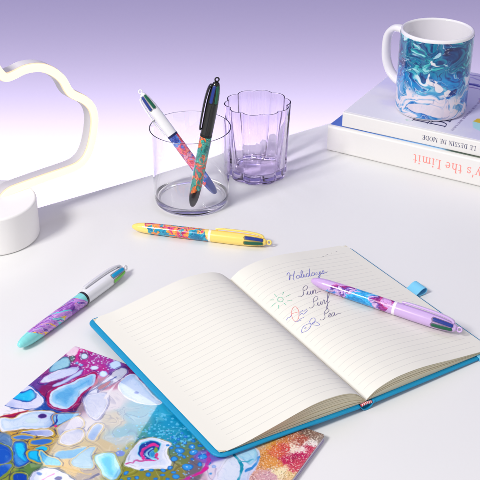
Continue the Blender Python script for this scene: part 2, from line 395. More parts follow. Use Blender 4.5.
['c',[[172.2,74.3],[172.5,75.6],[172.1,76.7],[171.1,77.3],[169.8,77.1],[168.8,76.2],[168.5,75.0],[168.9,73.8],[170.0,73.2],[171.2,73.4]],(24,110,206),(50,150,226),None,(30,84,170),None,0,2,0.6],
['c',[[168.2,80.3],[168.6,82.5],[167.5,84.7],[165.2,86.0],[162.6,85.9],[160.8,84.4],[160.3,82.2],[161.4,79.9],[163.8,78.7],[166.3,78.8]],(24,110,206),(50,150,226),None,(30,84,170),None,0,2,0.6],
['c',[[153.1,78.8],[153.6,80.4],[153.2,81.8],[152.0,82.5],[150.5,82.2],[149.2,81.0],[148.7,79.3],[149.1,77.9],[150.3,77.2],[151.9,77.6]],(24,110,206),(50,150,226),None,(30,84,170),None,0,2,0.6],
['c',[[154.9,87.7],[155.3,88.9],[154.9,90.0],[153.8,90.6],[152.6,90.4],[151.6,89.6],[151.2,88.3],[151.6,87.2],[152.7,86.6],[153.9,86.8]],(24,110,206),(50,150,226),None,(30,84,170),None,0,2,0.6],
['c',[[152.4,92.8],[152.7,94.0],[152.2,95.2],[151.0,95.9],[149.6,95.7],[148.6,94.9],[148.3,93.6],[148.8,92.5],[150.0,91.8],[151.4,91.9]],(24,110,206),(50,150,226),None,(30,84,170),None,0,2,0.6],
['c',[[145.1,98.1],[145.3,99.1],[144.8,100.1],[143.8,100.6],[142.6,100.6],[141.7,99.9],[141.5,98.9],[142.0,97.9],[143.0,97.4],[144.2,97.4]],(24,110,206),(50,150,226),None,(30,84,170),None,0,2,0.6],
['c',[[154.7,98.1],[154.8,99.0],[154.3,100.0],[153.3,100.5],[152.1,100.5],[151.4,100.0],[151.2,99.1],[151.7,98.2],[152.8,97.6],[153.9,97.6]],(24,110,206),(50,150,226),None,(30,84,170),None,0,2,0.6],
['c',[[145.8,102.5],[146.1,103.5],[145.6,104.6],[144.6,105.1],[143.4,105.0],[142.5,104.3],[142.2,103.3],[142.7,102.3],[143.7,101.7],[144.9,101.8]],(24,110,206),(50,150,226),None,(30,84,170),None,0,2,0.6],
['c',[[152.4,103.0],[152.5,103.8],[152.0,104.6],[151.1,105.1],[150.1,105.1],[149.4,104.7],[149.3,103.9],[149.8,103.1],[150.7,102.6],[151.7,102.5]],(24,110,206),(50,150,226),None,(30,84,170),None,0,2,0.6],
['c',[[140.3,109.2],[140.6,110.2],[140.3,111.1],[139.4,111.6],[138.4,111.4],[137.5,110.7],[137.2,109.7],[137.5,108.8],[138.4,108.3],[139.5,108.4]],(24,110,206),(50,150,226),None,(30,84,170),None,0,2,0.6],
['c',[[130.6,109.2],[131.0,110.4],[130.6,111.5],[129.6,112.0],[128.3,111.9],[127.3,111.0],[126.9,109.8],[127.3,108.7],[128.3,108.2],[129.6,108.3]],(24,110,206),(50,150,226),None,(30,84,170),None,0,2,0.6],
['c',[[135.9,112.6],[136.1,113.4],[135.8,114.2],[135.0,114.6],[134.1,114.6],[133.4,114.0],[133.1,113.1],[133.5,112.4],[134.2,111.9],[135.2,112.0]],(24,110,206),(50,150,226),None,(30,84,170),None,0,2,0.6],
['c',[[165.3,94.0],[165.6,95.6],[164.8,97.1],[163.3,98.0],[161.5,97.9],[160.2,96.8],[159.9,95.3],[160.6,93.8],[162.2,92.9],[164.0,93.0]],(24,110,206),(50,150,226),None,(30,84,170),None,0,2,0.6],
['c',[[160.6,91.2],[160.8,92.2],[160.3,93.1],[159.2,93.7],[158.1,93.7],[157.3,93.1],[157.1,92.1],[157.6,91.1],[158.6,90.6],[159.8,90.6]],(24,110,206),(50,150,226),None,(30,84,170),None,0,2,0.6],
['c',[[138.0,101.4],[138.2,102.2],[137.8,102.9],[137.0,103.4],[136.1,103.3],[135.4,102.8],[135.3,102.1],[135.6,101.3],[136.4,100.9],[137.3,100.9]],(24,110,206),(50,150,226),None,(30,84,170),None,0,2,0.6],
['c',[[160.9,100.0],[161.0,100.9],[160.5,101.7],[159.6,102.2],[158.6,102.2],[157.8,101.7],[157.7,100.9],[158.2,100.1],[159.1,99.5],[160.2,99.5]],(24,110,206),(50,150,226),None,(30,84,170),None,0,2,0.6],
['c',[[149.7,60.3],[150.1,61.5],[149.7,62.5],[148.8,63.0],[147.7,62.8],[146.8,61.9],[146.5,60.8],[146.8,59.7],[147.7,59.2],[148.8,59.4]],(24,110,206),(50,150,226),None,(30,84,170),None,0,2,0.6],
['c',[[147.7,65.3],[147.9,66.4],[147.5,67.4],[146.5,67.9],[145.4,67.8],[144.5,67.1],[144.3,66.0],[144.7,65.0],[145.7,64.5],[146.8,64.6]],(24,110,206),(50,150,226),None,(30,84,170),None,0,2,0.6],
['c',[[144.7,69.6],[144.9,70.5],[144.6,71.3],[143.8,71.8],[142.8,71.7],[142.0,71.0],[141.8,70.1],[142.2,69.3],[143.0,68.8],[143.9,68.9]],(24,110,206),(50,150,226),None,(30,84,170),None,0,2,0.6],
['c',[[140.1,68.3],[140.3,69.1],[140.0,69.8],[139.2,70.2],[138.4,70.1],[137.7,69.6],[137.5,68.8],[137.9,68.1],[138.6,67.6],[139.4,67.7]],(24,110,206),(50,150,226),None,(30,84,170),None,0,2,0.6],
['c',[[157.9,73.6],[158.1,74.5],[157.7,75.4],[156.8,75.9],[155.8,75.8],[155.1,75.2],[154.9,74.3],[155.3,73.4],[156.2,72.9],[157.2,73.0]],(24,110,206),(50,150,226),None,(30,84,170),None,0,2,0.6],
['c',[[163.9,72.8],[164.1,73.5],[163.8,74.2],[163.2,74.6],[162.4,74.5],[161.8,73.9],[161.6,73.2],[161.9,72.5],[162.5,72.1],[163.3,72.2]],(24,110,206),(50,150,226),None,(30,84,170),None,0,2,0.6],
['c',[[154.7,73.5],[155.0,74.6],[154.4,75.6],[153.4,76.2],[152.2,76.1],[151.3,75.4],[151.1,74.3],[151.6,73.3],[152.7,72.7],[153.9,72.8]],(24,110,206),(50,150,226),None,(30,84,170),None,0,2,0.6],
['c',[[147.4,53.7],[147.7,54.8],[147.3,55.8],[146.4,56.3],[145.4,56.1],[144.5,55.4],[144.2,54.3],[144.6,53.3],[145.5,52.8],[146.6,53.0]],(24,110,206),(50,150,226),None,(30,84,170),None,0,2,0.6],
['c',[[143.9,58.4],[144.1,59.2],[143.7,60.1],[142.9,60.5],[141.9,60.4],[141.2,59.8],[141.0,59.0],[141.4,58.1],[142.2,57.7],[143.1,57.8]],(24,110,206),(50,150,226),None,(30,84,170),None,0,2,0.6],
['c',[[142.1,51.4],[142.3,52.3],[141.9,53.0],[141.2,53.4],[140.3,53.3],[139.7,52.8],[139.5,51.9],[139.8,51.2],[140.5,50.8],[141.4,50.9]],(24,110,206),(50,150,226),None,(30,84,170),None,0,2,0.6],
['c',[[142.9,62.8],[143.1,63.6],[142.8,64.4],[142.0,64.8],[141.2,64.7],[140.5,64.1],[140.3,63.3],[140.6,62.6],[141.4,62.2],[142.2,62.3]],(24,110,206),(50,150,226),None,(30,84,170),None,0,2,0.6],
['c',[[154.5,55.0],[154.8,56.1],[154.4,57.1],[153.5,57.6],[152.4,57.4],[151.6,56.7],[151.3,55.6],[151.7,54.6],[152.6,54.1],[153.6,54.3]],(24,110,206),(50,150,226),None,(30,84,170),None,0,2,0.6],
['c',[[161.5,57.6],[161.8,58.7],[161.3,59.7],[160.3,60.2],[159.2,60.1],[158.4,59.4],[158.1,58.3],[158.6,57.3],[159.5,56.7],[160.7,56.9]],(24,110,206),(50,150,226),None,(30,84,170),None,0,2,0.6],
['c',[[115.6,87.1],[115.8,87.9],[115.5,88.6],[114.8,89.0],[113.9,88.9],[113.3,88.4],[113.0,87.6],[113.4,86.9],[114.1,86.5],[115.0,86.6]],(24,110,206),(50,150,226),None,(30,84,170),None,0,2,0.6],
['c',[[137.7,59.2],[137.9,59.9],[137.6,60.6],[137.0,61.0],[136.2,60.9],[135.6,60.3],[135.4,59.6],[135.7,58.9],[136.3,58.5],[137.1,58.6]],(24,110,206),(50,150,226),None,(30,84,170),None,0,2,0.6],
['c',[[177.5,70.1],[177.7,71.2],[177.4,72.1],[176.5,72.6],[175.5,72.4],[174.7,71.7],[174.4,70.7],[174.8,69.8],[175.7,69.3],[176.7,69.4]],(24,110,206),(50,150,226),None,(30,84,170),None,0,2,0.6],
['c',[[131.5,116.4],[131.9,117.4],[131.6,118.2],[130.8,118.7],[129.8,118.5],[129.0,117.8],[128.7,116.9],[129.0,116.1],[129.8,115.6],[130.7,115.8]],(24,110,206),(50,150,226),None,(30,84,170),None,0,2,0.6],
['c',[[155.5,62.2],[155.6,62.7],[155.5,63.1],[155.1,63.3],[154.7,63.2],[154.3,62.9],[154.2,62.4],[154.4,62.0],[154.7,61.8],[155.2,61.9]],(200,225,248),None,None,None,None,0,2,0.6],
['c',[[150.7,70.1],[150.8,70.5],[150.6,70.9],[150.3,71.1],[149.8,71.1],[149.5,70.7],[149.3,70.3],[149.5,69.9],[149.9,69.7],[150.3,69.7]],(200,225,248),None,None,None,None,0,2,0.6],
['c',[[164.1,82.6],[164.2,83.0],[164.1,83.4],[163.7,83.6],[163.3,83.5],[162.9,83.2],[162.8,82.8],[163.0,82.4],[163.3,82.2],[163.7,82.2]],(200,225,248),None,None,None,None,0,2,0.6],
['c',[[160.1,66.1],[160.2,66.5],[160.0,66.9],[159.7,67.1],[159.2,67.1],[158.9,66.7],[158.8,66.3],[158.9,65.9],[159.3,65.7],[159.7,65.8]],(200,225,248),None,None,None,None,0,2,0.6],
['l',[[168.6,61.3],[173.5,67.4],[176.3,75.7],[175.8,83.3],[172.2,91.4],[168.0,98.4]],(186,46,160),4.0],
['l',[[176.9,76.6],[175.6,85.8],[172.0,93.8]],(214,30,140),2.0],
['c',[[188.8,86.8],[185.0,74.5],[184.1,62.7],[186.1,54.1],[190.5,45.2],[194.8,39.0],[201.4,41.7],[206.3,49.1],[208.9,58.7],[209.2,68.3],[211.6,78.8],[202.4,88.6]],(226,222,240),(222,224,242),(214,222,240),(190,190,225),None,0,6,0.9],
['c',[[189.2,53.6],[191.7,45.8],[196.7,39.2],[202.5,43.6],[206.0,51.7],[204.7,58.6],[198.1,57.4]],(200,214,236),(150,206,232),(170,214,236),None,None,0,4,0.9],
['l',[[188.6,54.0],[195.0,57.9],[200.0,63.7],[202.2,72.2],[205.0,80.1]],(14,140,172),2.4],
['l',[[195.5,58.8],[200.1,56.3],[202.4,51.3]],(60,160,190),1.2],
['l',[[204.1,65.1],[206.4,60.1],[206.4,54.0],[204.6,47.5]],(20,120,204),2.8],
['c',[[181.8,71.4],[182.1,72.4],[181.8,73.3],[181.1,73.7],[180.2,73.5],[179.5,72.7],[179.2,71.7],[179.4,70.9],[180.1,70.5],[181.0,70.7]],(130,160,225),(160,185,235),None,None,None,0,2,0.6],
['c',[[183.6,78.9],[183.8,79.6],[183.6,80.1],[183.1,80.4],[182.4,80.3],[182.0,79.9],[181.8,79.2],[182.0,78.7],[182.5,78.4],[183.2,78.5]],(80,150,215),None,None,None,None,0,2,0.6]]
MAT_ANCHORS=[[8.5,4.3,205,40,140],[29.5,7.3,170,50,150],[44.9,11.5,130,74,170],[35.0,23.3,180,40,140],[-1.6,13.3,150,60,140],[6.9,40.6,140,50,130],[4.8,60.1,100,60,150],[-3.2,63.1,80,80,160],[17.6,63.4,130,24,96],[35.3,79.5,30,80,170],[51.8,67.5,90,20,80],[52.9,25.7,150,30,100],[61.1,8.7,120,30,100],[16.1,90.3,236,228,240],[0.7,96.1,236,234,240],[66.2,81.7,206,201,206],[69.4,46.2,199,192,202],[85.8,65.3,185,177,163],[88.4,52.7,154,176,190],[100.8,50.0,129,176,196],[104.2,41.0,120,176,197],[101.4,80.8,154,168,172],[98.0,93.1,177,154,103],[102.1,72.5,103,163,184],[112.5,39.2,40,165,205],[129.1,47.9,16,146,192],[140.2,51.1,20,140,180],[124.2,57.4,30,150,186],[117.4,67.9,70,150,150],[117.6,94.9,128,134,40],[127.3,112.8,140,140,34],[146.8,105.5,132,132,44],[158.9,76.8,110,126,70],[158.0,59.6,90,130,100],[158.9,86.7,130,124,60],[171.6,82.0,110,100,110],[176.2,69.6,130,90,190],[175.4,62.6,110,110,200],[180.4,86.7,200,170,190],[186.1,83.6,216,206,226],[194.6,69.2,220,216,236],[209.7,50.9,206,202,200],[217.8,65.9,160,150,190],[29.2,115.8,206,160,60],[51.0,111.6,204,166,60],[50.1,122.4,190,150,50],[27.1,124.9,90,130,180],[64.1,139.7,90,130,60],[52.7,148.5,140,150,50],[75.0,136.0,80,110,80],[85.8,125.1,214,180,110],[69.1,110.5,190,168,120],[87.5,97.7,184,163,111],[105.1,121.6,163,146,129]]
INK={'blue':[[[40.7,176.6],[44.1,179.5],[45.3,178.7],[42.1,173.1],[38.1,168.0],[42.4,174.5],[47.0,174.3],[51.7,179.9],[46.8,173.9],[42.6,168.4],[41.9,165.6]],[[49.8,171.5],[47.6,170.7],[45.9,168.0],[46.8,166.8],[49.2,168.0],[50.7,170.8],[50.0,171.8],[51.3,170.3]],[[49.4,166.8],[56.4,173.5],[58.9,177.7],[56.6,176.0],[51.5,168.0],[51.4,166.0],[53.1,167.0]],[[52.7,166.7],[56.6,171.1],[54.0,167.0],[54.5,166.0],[56.3,167.0]],[[62.2,170.5],[61.3,171.7],[57.9,169.2],[56.4,166.4],[58.1,165.8],[63.2,171.5],[68.2,178.8],[60.5,167.4],[60.7,165.6],[62.1,166.8]],[[68.9,170.6],[67.8,171.5],[64.2,169.1],[62.5,166.0],[64.3,165.8],[68.5,169.8],[66.5,166.9],[67.0,165.5],[68.1,166.3]],[[71.0,170.6],[69.4,166.9],[70.9,166.4],[75.5,171.3],[69.7,163.4],[66.0,159.6],[66.0,161.3],[71.9,165.8],[74.3,167.2]],[[73.8,166.5],[79.3,171.7],[78.5,169.1],[76.3,166.3],[74.2,166.2],[77.4,166.6],[82.0,168.1]],[[17.5,121.2],[20.9,121.8],[21.3,120.0],[25.2,121.2]],[[15.1,118.5],[18.4,119.1],[18.8,116.9],[24.5,118.8]],[[11.1,113.7],[14.2,114.0],[16.5,113.1]],[[4.8,123.5],[7.4,124.6],[8.1,123.2],[11.3,124.4]],[[7.9,115.8],[9.9,113.6],[13.1,112.4]],[[5.7,101.1],[8.5,103.8],[12.8,104.3],[16.1,102.3],[13.5,99.1],[9.2,98.0],[5.9,99.9],[5.7,101.1]],[[15.8,101.9],[17.4,105.5],[21.6,107.4],[22.7,105.1],[19.5,101.4],[16.0,101.2],[20.5,101.9],[21.4,96.6],[19.3,96.1],[16.5,100.0]],[[9.2,101.9],[10.8,101.8],[9.7,100.7]]],'black':[[[30.2,141.8],[30.1,140.2],[32.1,139.5],[35.5,141.4],[38.5,146.5],[41.5,150.6],[45.1,152.7],[46.6,151.2],[44.4,148.2],[41.1,146.5],[38.6,146.5]],[[37.4,139.1],[42.0,143.7],[39.2,140.1],[38.8,138.2],[40.9,139.0],[44.9,143.1],[41.7,139.0],[41.6,137.5],[43.0,138.3]],[[42.5,138.0],[47.0,142.8],[43.0,137.2],[46.9,141.6],[49.2,142.9],[48.7,141.2],[46.0,137.5],[47.1,137.2],[50.5,138.3],[53.0,138.2]],[[28.0,121.8],[27.9,120.3],[29.8,119.7],[33.4,121.9],[36.1,126.3],[39.0,130.4],[42.6,132.6],[44.2,131.4],[42.0,128.5],[38.8,126.8],[36.3,126.7]],[[35.2,119.8],[39.6,124.2],[37.0,120.9],[36.6,119.0],[38.9,120.2],[42.8,124.2],[39.7,120.2],[39.8,119.0],[41.1,119.8]],[[40.7,119.6],[45.1,123.9],[46.2,124.7],[46.1,123.3],[43.4,120.0],[43.5,118.8],[44.9,119.6]],[[44.4,119.3],[50.7,124.5],[56.6,130.8],[57.6,133.4],[53.9,129.5],[46.0,118.5],[41.7,112.4],[39.7,111.0],[41.7,114.0],[46.7,118.5],[49.1,119.7]],[[25.6,101.4],[25.7,100.3],[27.4,99.4],[30.7,101.3],[33.2,105.2],[35.8,108.6],[39.3,110.7],[40.9,109.7],[38.9,107.1],[35.9,105.7],[33.5,105.6]],[[33.0,100.0],[36.5,101.5],[38.3,103.2],[37.8,104.0],[35.2,101.9],[33.8,99.5],[34.8,98.9],[36.7,99.9]],[[42.3,102.8],[41.6,103.8],[38.5,101.9],[36.7,99.3],[38.1,99.0],[41.8,102.1],[39.8,99.6],[40.3,98.7],[44.1,100.0],[46.3,99.1]]],'green':[[[22.9,155.4],[21.5,154.0],[20.1,152.5]],[[25.5,148.2],[23.4,148.2],[21.2,148.2]],[[22.2,140.1],[20.5,141.5],[18.9,142.8]],[[14.7,142.5],[14.5,140.4],[14.4,138.3]],[[10.1,143.7],[8.9,142.0],[7.8,140.2]],[[9.9,148.3],[7.7,148.3],[5.4,148.2]],[[10.8,152.7],[9.6,154.2],[8.4,155.7]],[[15.2,159.1],[15.0,156.5],[14.8,153.9]],[[16.7,146.6],[15.1,145.2],[13.6,145.6],[12.6,147.2],[12.7,149.3],[13.9,151.1],[15.7,151.8],[17.0,150.8],[17.5,148.8],[16.7,146.6]]],'red':[[[16.1,120.3],[13.5,117.0],[11.2,115.2],[9.3,114.9],[8.6,116.7],[9.0,119.8],[10.5,123.6],[12.7,127.1],[15.3,129.8],[17.6,131.0],[19.3,130.6],[19.3,128.0],[18.2,124.2],[16.1,120.3]],[[11.7,125.4],[15.0,123.9],[18.1,122.1]]],'grey':[[[94.0,196.1],[98.6,197.1]],[[101.2,198.5],[105.7,199.6]],[[109.9,200.4],[110.9,200.8]],[[116.1,202.0],[118.8,202.3]]]}


# ------------------------------------------------------------------ camera, world
cam = bpy.data.cameras.new('camera'); co = bpy.data.objects.new('camera', cam); COL.objects.link(co)
co.location = (0, 0, .536); co.rotation_euler = (radians(60), 0, 0)
cam.lens = 78.75; cam.sensor_width = 36; cam.clip_start = .05; cam.clip_end = 30
SC.camera = co
W = bpy.data.worlds.new('World'); SC.world = W; W.use_nodes = True
bg = W.node_tree.nodes['Background']; bg.inputs['Color'].default_value = (.975, .965, 1.0, 1); bg.inputs['Strength'].default_value = .53
SC.view_settings.view_transform = 'Standard'; SC.view_settings.look = 'None'; SC.view_settings.exposure = 0; SC.view_settings.gamma = 1
SC.render.engine = 'CYCLES'
cy = SC.cycles
cy.use_denoising = True
cy.max_bounces = 90; cy.transmission_bounces = 90; cy.glossy_bounces = 6; cy.diffuse_bounces = 5; cy.transparent_max_bounces = 16
cy.caustics_refractive = True; cy.caustics_reflective = False; cy.blur_glossy = 0; cy.sample_clamp_indirect = 0

def area(name, loc, target, sx, sy, watts, col, spread=180, roll=0):
    l = bpy.data.lights.new(name, 'AREA'); l.shape = 'RECTANGLE'; l.size = sx; l.size_y = sy; l.energy = watts; l.color = col
    l.spread = radians(spread)
    o = bpy.data.objects.new(name, l); COL.objects.link(o); o.location = loc
    q = (Vector(target) - Vector(loc)).to_track_quat('-Z', 'Y')
    o.rotation_euler = (q @ Matrix.Rotation(roll, 4, 'Z').to_quaternion()).to_euler()
    return o
area('key_softbox', (-1.60, -.55, 1.95), (.02, .9, 0), .64, .64, 66, (1, .975, .94))
area('rear_softbox', (-.27, 1.52, .79), (-.105, .63, 0), .125, .235, 00.33, (1, .99, .98), roll=radians(-38))
area('backdrop_wash', (0, 1.615, -.405), (0, 1.80, -.26), 2.8, .06, 45, (1, .955, .52))
area('violet_fill', (.10, 1.62, 1.30), (0, 1.15, 0), 1.3, .25, 2.2, (.50, .42, 1.0))
area('violet_wash', (0, 1.30, .60), (0, 1.80, .02), 2.4, .16, 2.4, (.60, .46, 1.0), spread=110)

# ------------------------------------------------------------------ the setting
def table_mat():
    m, nt, b = mat_new('white_laminate')
    b.inputs['Roughness'].default_value = .42; b.inputs['Specular IOR Level'].default_value = .35
    tc = nt.nodes.new('ShaderNodeTexCoord')
    n = nt.nodes.new('ShaderNodeTexNoise'); n.inputs['Scale'].default_value = 3; n.inputs['Detail'].default_value = 6
    nt.links.new(tc.outputs['Object'], n.inputs['Vector'])
    r = nt.nodes.new('ShaderNodeValToRGB')
    r.color_ramp.elements[0].position = .3; r.color_ramp.elements[0].color = (.80, .80, .80, 1)
    r.color_ramp.elements[1].position = .7; r.color_ramp.elements[1].color = (.825, .823, .82, 1)
    nt.links.new(n.outputs['Fac'], r.inputs[0]); nt.links.new(r.outputs[0], b.inputs['Base Color'])
    n2 = nt.nodes.new('ShaderNodeTexNoise'); n2.inputs['Scale'].default_value = 900; n2.inputs['Detail'].default_value = 2
    nt.links.new(tc.outputs['Object'], n2.inputs['Vector'])
    bp = nt.nodes.new('ShaderNodeBump'); bp.inputs['Strength'].default_value = .05; bp.inputs['Distance'].default_value = .0002
    nt.links.new(n2.outputs['Fac'], bp.inputs['Height']); nt.links.new(bp.outputs[0], b.inputs['Normal'])
    return m
td = np.array([cos(radians(34.3)), sin(radians(34.3))]); tn = np.array([td[1], -td[0]]); te = np.array([-.2157, .9996])
cor = [te - td * .8, te - td * .8 + tn * 1.7, te + td * 1.0 + tn * 1.7, te + td * 1.0]
v, f = slab([tuple(c) for c in cor], -.024, 0, .0012)
o = mesh_obj('tabletop', v, f, table_mat(), smooth=False); o['kind'] = 'structure'
bm_ = plastic('backdrop_paper', (92, 88, 134), .9, bump=.1, bscale=200, spec=.1)
v, f = slab([(-2.2, 1.80), (2.2, 1.80), (2.2, 1.83), (-2.2, 1.83)], -1.1, 1.3, .001)
o = mesh_obj('backdrop', v, f, bm_, smooth=False); o['kind'] = 'structure'

# ------------------------------------------------------------------ cloud lamp
def cloud_lamp():
    base = Vector((-.2522, .9387, 0)); a = radians(41)
    mat = Matrix.Translation(base) @ Matrix.Rotation(a, 4, 'Z')       # local x along the cloud, -y towards the viewer
    t = thing('cloud_lamp', 'white neon tube lamp shaped as a cloud outline, glowing on a round white base', 'lamp', mat=mat)
    white = plastic('lamp_white', (247, 245, 244), .5, bump=.05)
    R, H = .0458, .041
    prof = [(0, .0004), (R - .002, .0004), (R - .0006, .0010), (R, .0025), (R, H - .0018), (R - .0006, H - .0005), (R - .0020, H), (0, H)]
    v, f = lathe(prof, 96); mesh_obj('base', v, f, white, t, sharp=50)
    right = [(.0115, .034), (.0145, .0395), (.0210, .0432), (.031, .0443), (.0644, .0448), (.0960, .0450), (.1085, .0475), (.1175, .0545), (.1248, .0690), (.1298, .0900), (.1282, .1050), (.1200, .1165),
             (.1068, .1262), (.1012, .1330), (.0950, .1462), (.0846, .1571), (.0715, .1643), (.0555, .1665), (.0410, .1640), (.0325, .1640), (.0270, .1700),
             (.0190, .1850), (.0100, .1920), (0, .1945)]
    left = [(-x, z) for x, z in right[::-1]][1:]
    path = catmull([(x, 0, z) for x, z in right + left], 6)
    hw = .0047
    # opal light strip on the front face (towards -y), white channel behind it
    sec = [(-hw * .96, .0002)] + [(-hw * .96 * cos(pi * k / 8), -.0004 - .0042 * sin(pi * k / 8)) for k in range(1, 8)] + [(hw * .96, .0002)]
    glow, nt, b = mat_new('neon_glow')
    b.inputs['Base Color'].default_value = (.16, .15, .12, 1); b.inputs['Emission Color'].default_value = (1, .88, .58, 1); b.inputs['Emission Strength'].default_value = 1.34
    rim, nt, b = mat_new('neon_rim')
    b.inputs['Base Color'].default_value = (.5, .44, .36, 1); b.inputs['Emission Color'].default_value = (1, .68, .38, 1); b.inputs['Emission Strength'].default_value = .75
    v, f = sweep(path, sec, up=(0, 1, 0))
    m_ = len(sec); fm = [1 if (k % m_) in (0, m_ - 2, m_ - 1) else 0 for k in range(len(f))]
    mesh_obj('light_strip', v, f, None, t, mats=[glow, rim], fmat=fm, sharp=60)
    chan = plastic('lamp_channel', (226, 222, 226), .45, sss=.0)
    d = .0128
    sec2 = [(-hw, .0004), (hw, .0004), (hw, d - .001), (hw - .001, d), (-hw + .001, d), (-hw, d - .001)]
    v, f = sweep(path, sec2, up=(0, 1, 0)); mesh_obj('channel', v, f, chan, t, sharp=40)
cloud_lamp()

# ------------------------------------------------------------------ glasses
def fillet(pts, n=10):
    """round every corner of a profile; the last number of each point is the tangent length."""
    out = []
    for i, q in enumerate(pts):
        p = np.array(q[:-1], float); L = q[-1]
        if not L or i in (0, len(pts) - 1):
            out.append(tuple(p)); continue
        a = np.array(pts[i - 1][:-1], float) - p; b = np.array(pts[i + 1][:-1], float) - p
        a = p + a / np.linalg.norm(a[:2]) * L; b = p + b / np.linalg.norm(b[:2]) * L
        for k in range(n + 1):
            t = k / n; out.append(tuple(a * (1 - t) ** 2 + 2 * p * t * (1 - t) + b * t * t))
    return out

def tumbler():
    t = thing('glass_tumbler', 'clear straight-sided glass tumbler holding a black pen and a white pen', 'glass', (-.0525, 1.0158, 0))
    R0, R1, H, w = .0398, .0432, .0870, .0011
    prof = fillet([(0, .0020, 0), (R0 - .007, .0012, .003), (R0 - .0045, .0005, .0012), (R0, .0005, .0036), (R0 + .0006, .010, .003), (R1, H, .00052), (R1 - w, H, .00052), (R0 + .0004 - w, .0068, .0045), (0, .0064, 0)])
    v, f = lathe(prof, 128)
    mesh_obj('glass_body', v, f, glass('clear_glass', (.997, .997, 1.0, 1)), t, fix=True)
tumbler()

def fluted():
    t = thing('fluted_glass', 'lilac tinted glass with a scalloped fluted wall and wavy rim', 'glass', (.0195, 1.083, 0))
    n, lob = 320, 10
    v = []; f = []
    R0 = .0345
    prof = [(r / R0, z, k) for r, z, k in fillet([(0, .0030, 0, 0), (R0 * .80, .0016, .2, .004), (R0 * .90, .0006, .6, .0012), (R0 * .985, .0006, .9, .0022), (R0 * 1.0, .025, 1, .006), (R0 * 1.085, .0866, 1, .00066),
            (R0 * 1.045, .0866, 1, .00066), (R0 * 1.033, .0760, .92, .004), (R0 * .95, .040, .78, .006), (R0 * .88, .0098, .6, .004), (0, .0085, 0, 0)])]
    R = .0345
    dense = [prof[0]]
    for p, q in zip(prof, prof[1:]):
        L = sqrt((R * (q[0] - p[0])) ** 2 + (q[1] - p[1]) ** 2)
        if L > .003:
            for g in (.0003 / L, .0009 / L, .25, .5, .75, 1 - .0009 / L, 1 - .0003 / L):
                dense.append(tuple(p[i] + (q[i] - p[i]) * g for i in range(3)))
        dense.append(q)
    prof = dense
    m = len(prof)
    for i in range(n):
        a = 2 * pi * i / n
        lobe = (cos(lob * (a + .524) / 2) ** 2 + .005) ** .34
        for r, z, k in prof:
            rr = R * r * (1 - .125 * k * (1 - lobe))
            v.append((rr * cos(a), rr * sin(a), z))
    for i in range(n):
        j = (i + 1) % n
        for k in range(m - 1):
            f.append((i * m + k, j * m + k, j * m + k + 1, i * m + k + 1))
    mesh_obj('glass_body', v, f, glass('lilac_glass', (.965, .94, .992, 1), 1.48), t, fix=True)
fluted()

# ------------------------------------------------------------------ four-colour pens
def pr_marble(P, stops, sc, seed, drift=0.0, amp=1.0, soft=.018):
    """poured-paint bands: a warped field cut into colours with thin soft borders."""
    x, y, z = P
    a1 = fbm(x * .07 + seed, y * .09, z * .09, 2); a2 = fbm(x * .07, y * .09 + seed, z * .09 + 40, 2)
    X1 = x + 9 * a1; Y1 = y + 9 * a2; Z1 = z + 7 * a1
    b1 = fbm(X1 * .12, Y1 * .14, Z1 * .14 + seed, 3); b2 = fbm(X1 * .12 + 50, Y1 * .14, Z1 * .14 + seed, 3)
    t = amp * fbm((X1 + 6 * b1) * sc, (Y1 + 6 * b2) * sc * 1.3, Z1 * sc * 1.3 + 2 * seed, 3) + drift
    out = np.broadcast_to(np.array(stops[0][1], float), x.shape + (3,)).copy()
    for e, c in stops[1:]:
        out = mixc(out, c, sst(e - soft, e + soft, t))
    tone = fbm(X1 * .3 + 4 * b1, Y1 * .35 + 4 * b2, Z1 * .35, 3)
    out = mixc(out, out * .72, sst(.05, .3, tone) * .6)
    return mixc(out, out * .6 + 100, sst(.08, .34, -tone) * .55)

def print_yellow(P, tip):
    x = P[0]
    dr = .16 * np.exp(-((x - 52) / 9) ** 2) - .30 * np.exp(-((x - 27) / 8) ** 2) - .16 * np.exp(-((x - 72) / 6) ** 2)
    c = pr_marble(P, [(-9, (0, 122, 170)), (-.30, (0, 160, 196)), (-.10, (20, 70, 120)), (-.07, (252, 190, 90)), (-.02, (248, 150, 56)), (.10, (232, 90, 70)), (.14, (216, 36, 128)), (.27, (120, 34, 110)), (.31, (250, 170, 80)), (.42, (0, 150, 190))], .055, 2, dr, 1.25)
    dots = fbm(P[0] * .4, P[1] * .4, P[2] * .4 + 9, 2)
    return mixc(c, (70, 24, 70), sst(.40, .44, dots) * (P[0] > 40))
def print_lilac(P, tip):
    x, y, z = P
    dr = .46 * np.exp(-((x - 25) / 9) ** 2) - .28 * np.exp(-((x - 52) / 13) ** 2) + .16 * np.exp(-((x - 76) / 6) ** 2)
    return pr_marble(P, [(-9, (20, 150, 224)), (-.34, (34, 176, 240)), (-.20, (120, 210, 248)), (-.15, (60, 120, 214)), (-.08, (206, 170, 228)), (.03, (226, 196, 236)), (.08, (150, 110, 206)), (.14, (70, 44, 150)), (.19, (150, 26, 138)), (.34, (206, 50, 140)), (.42, (214, 160, 226))], .05, 5, dr, 1.15)
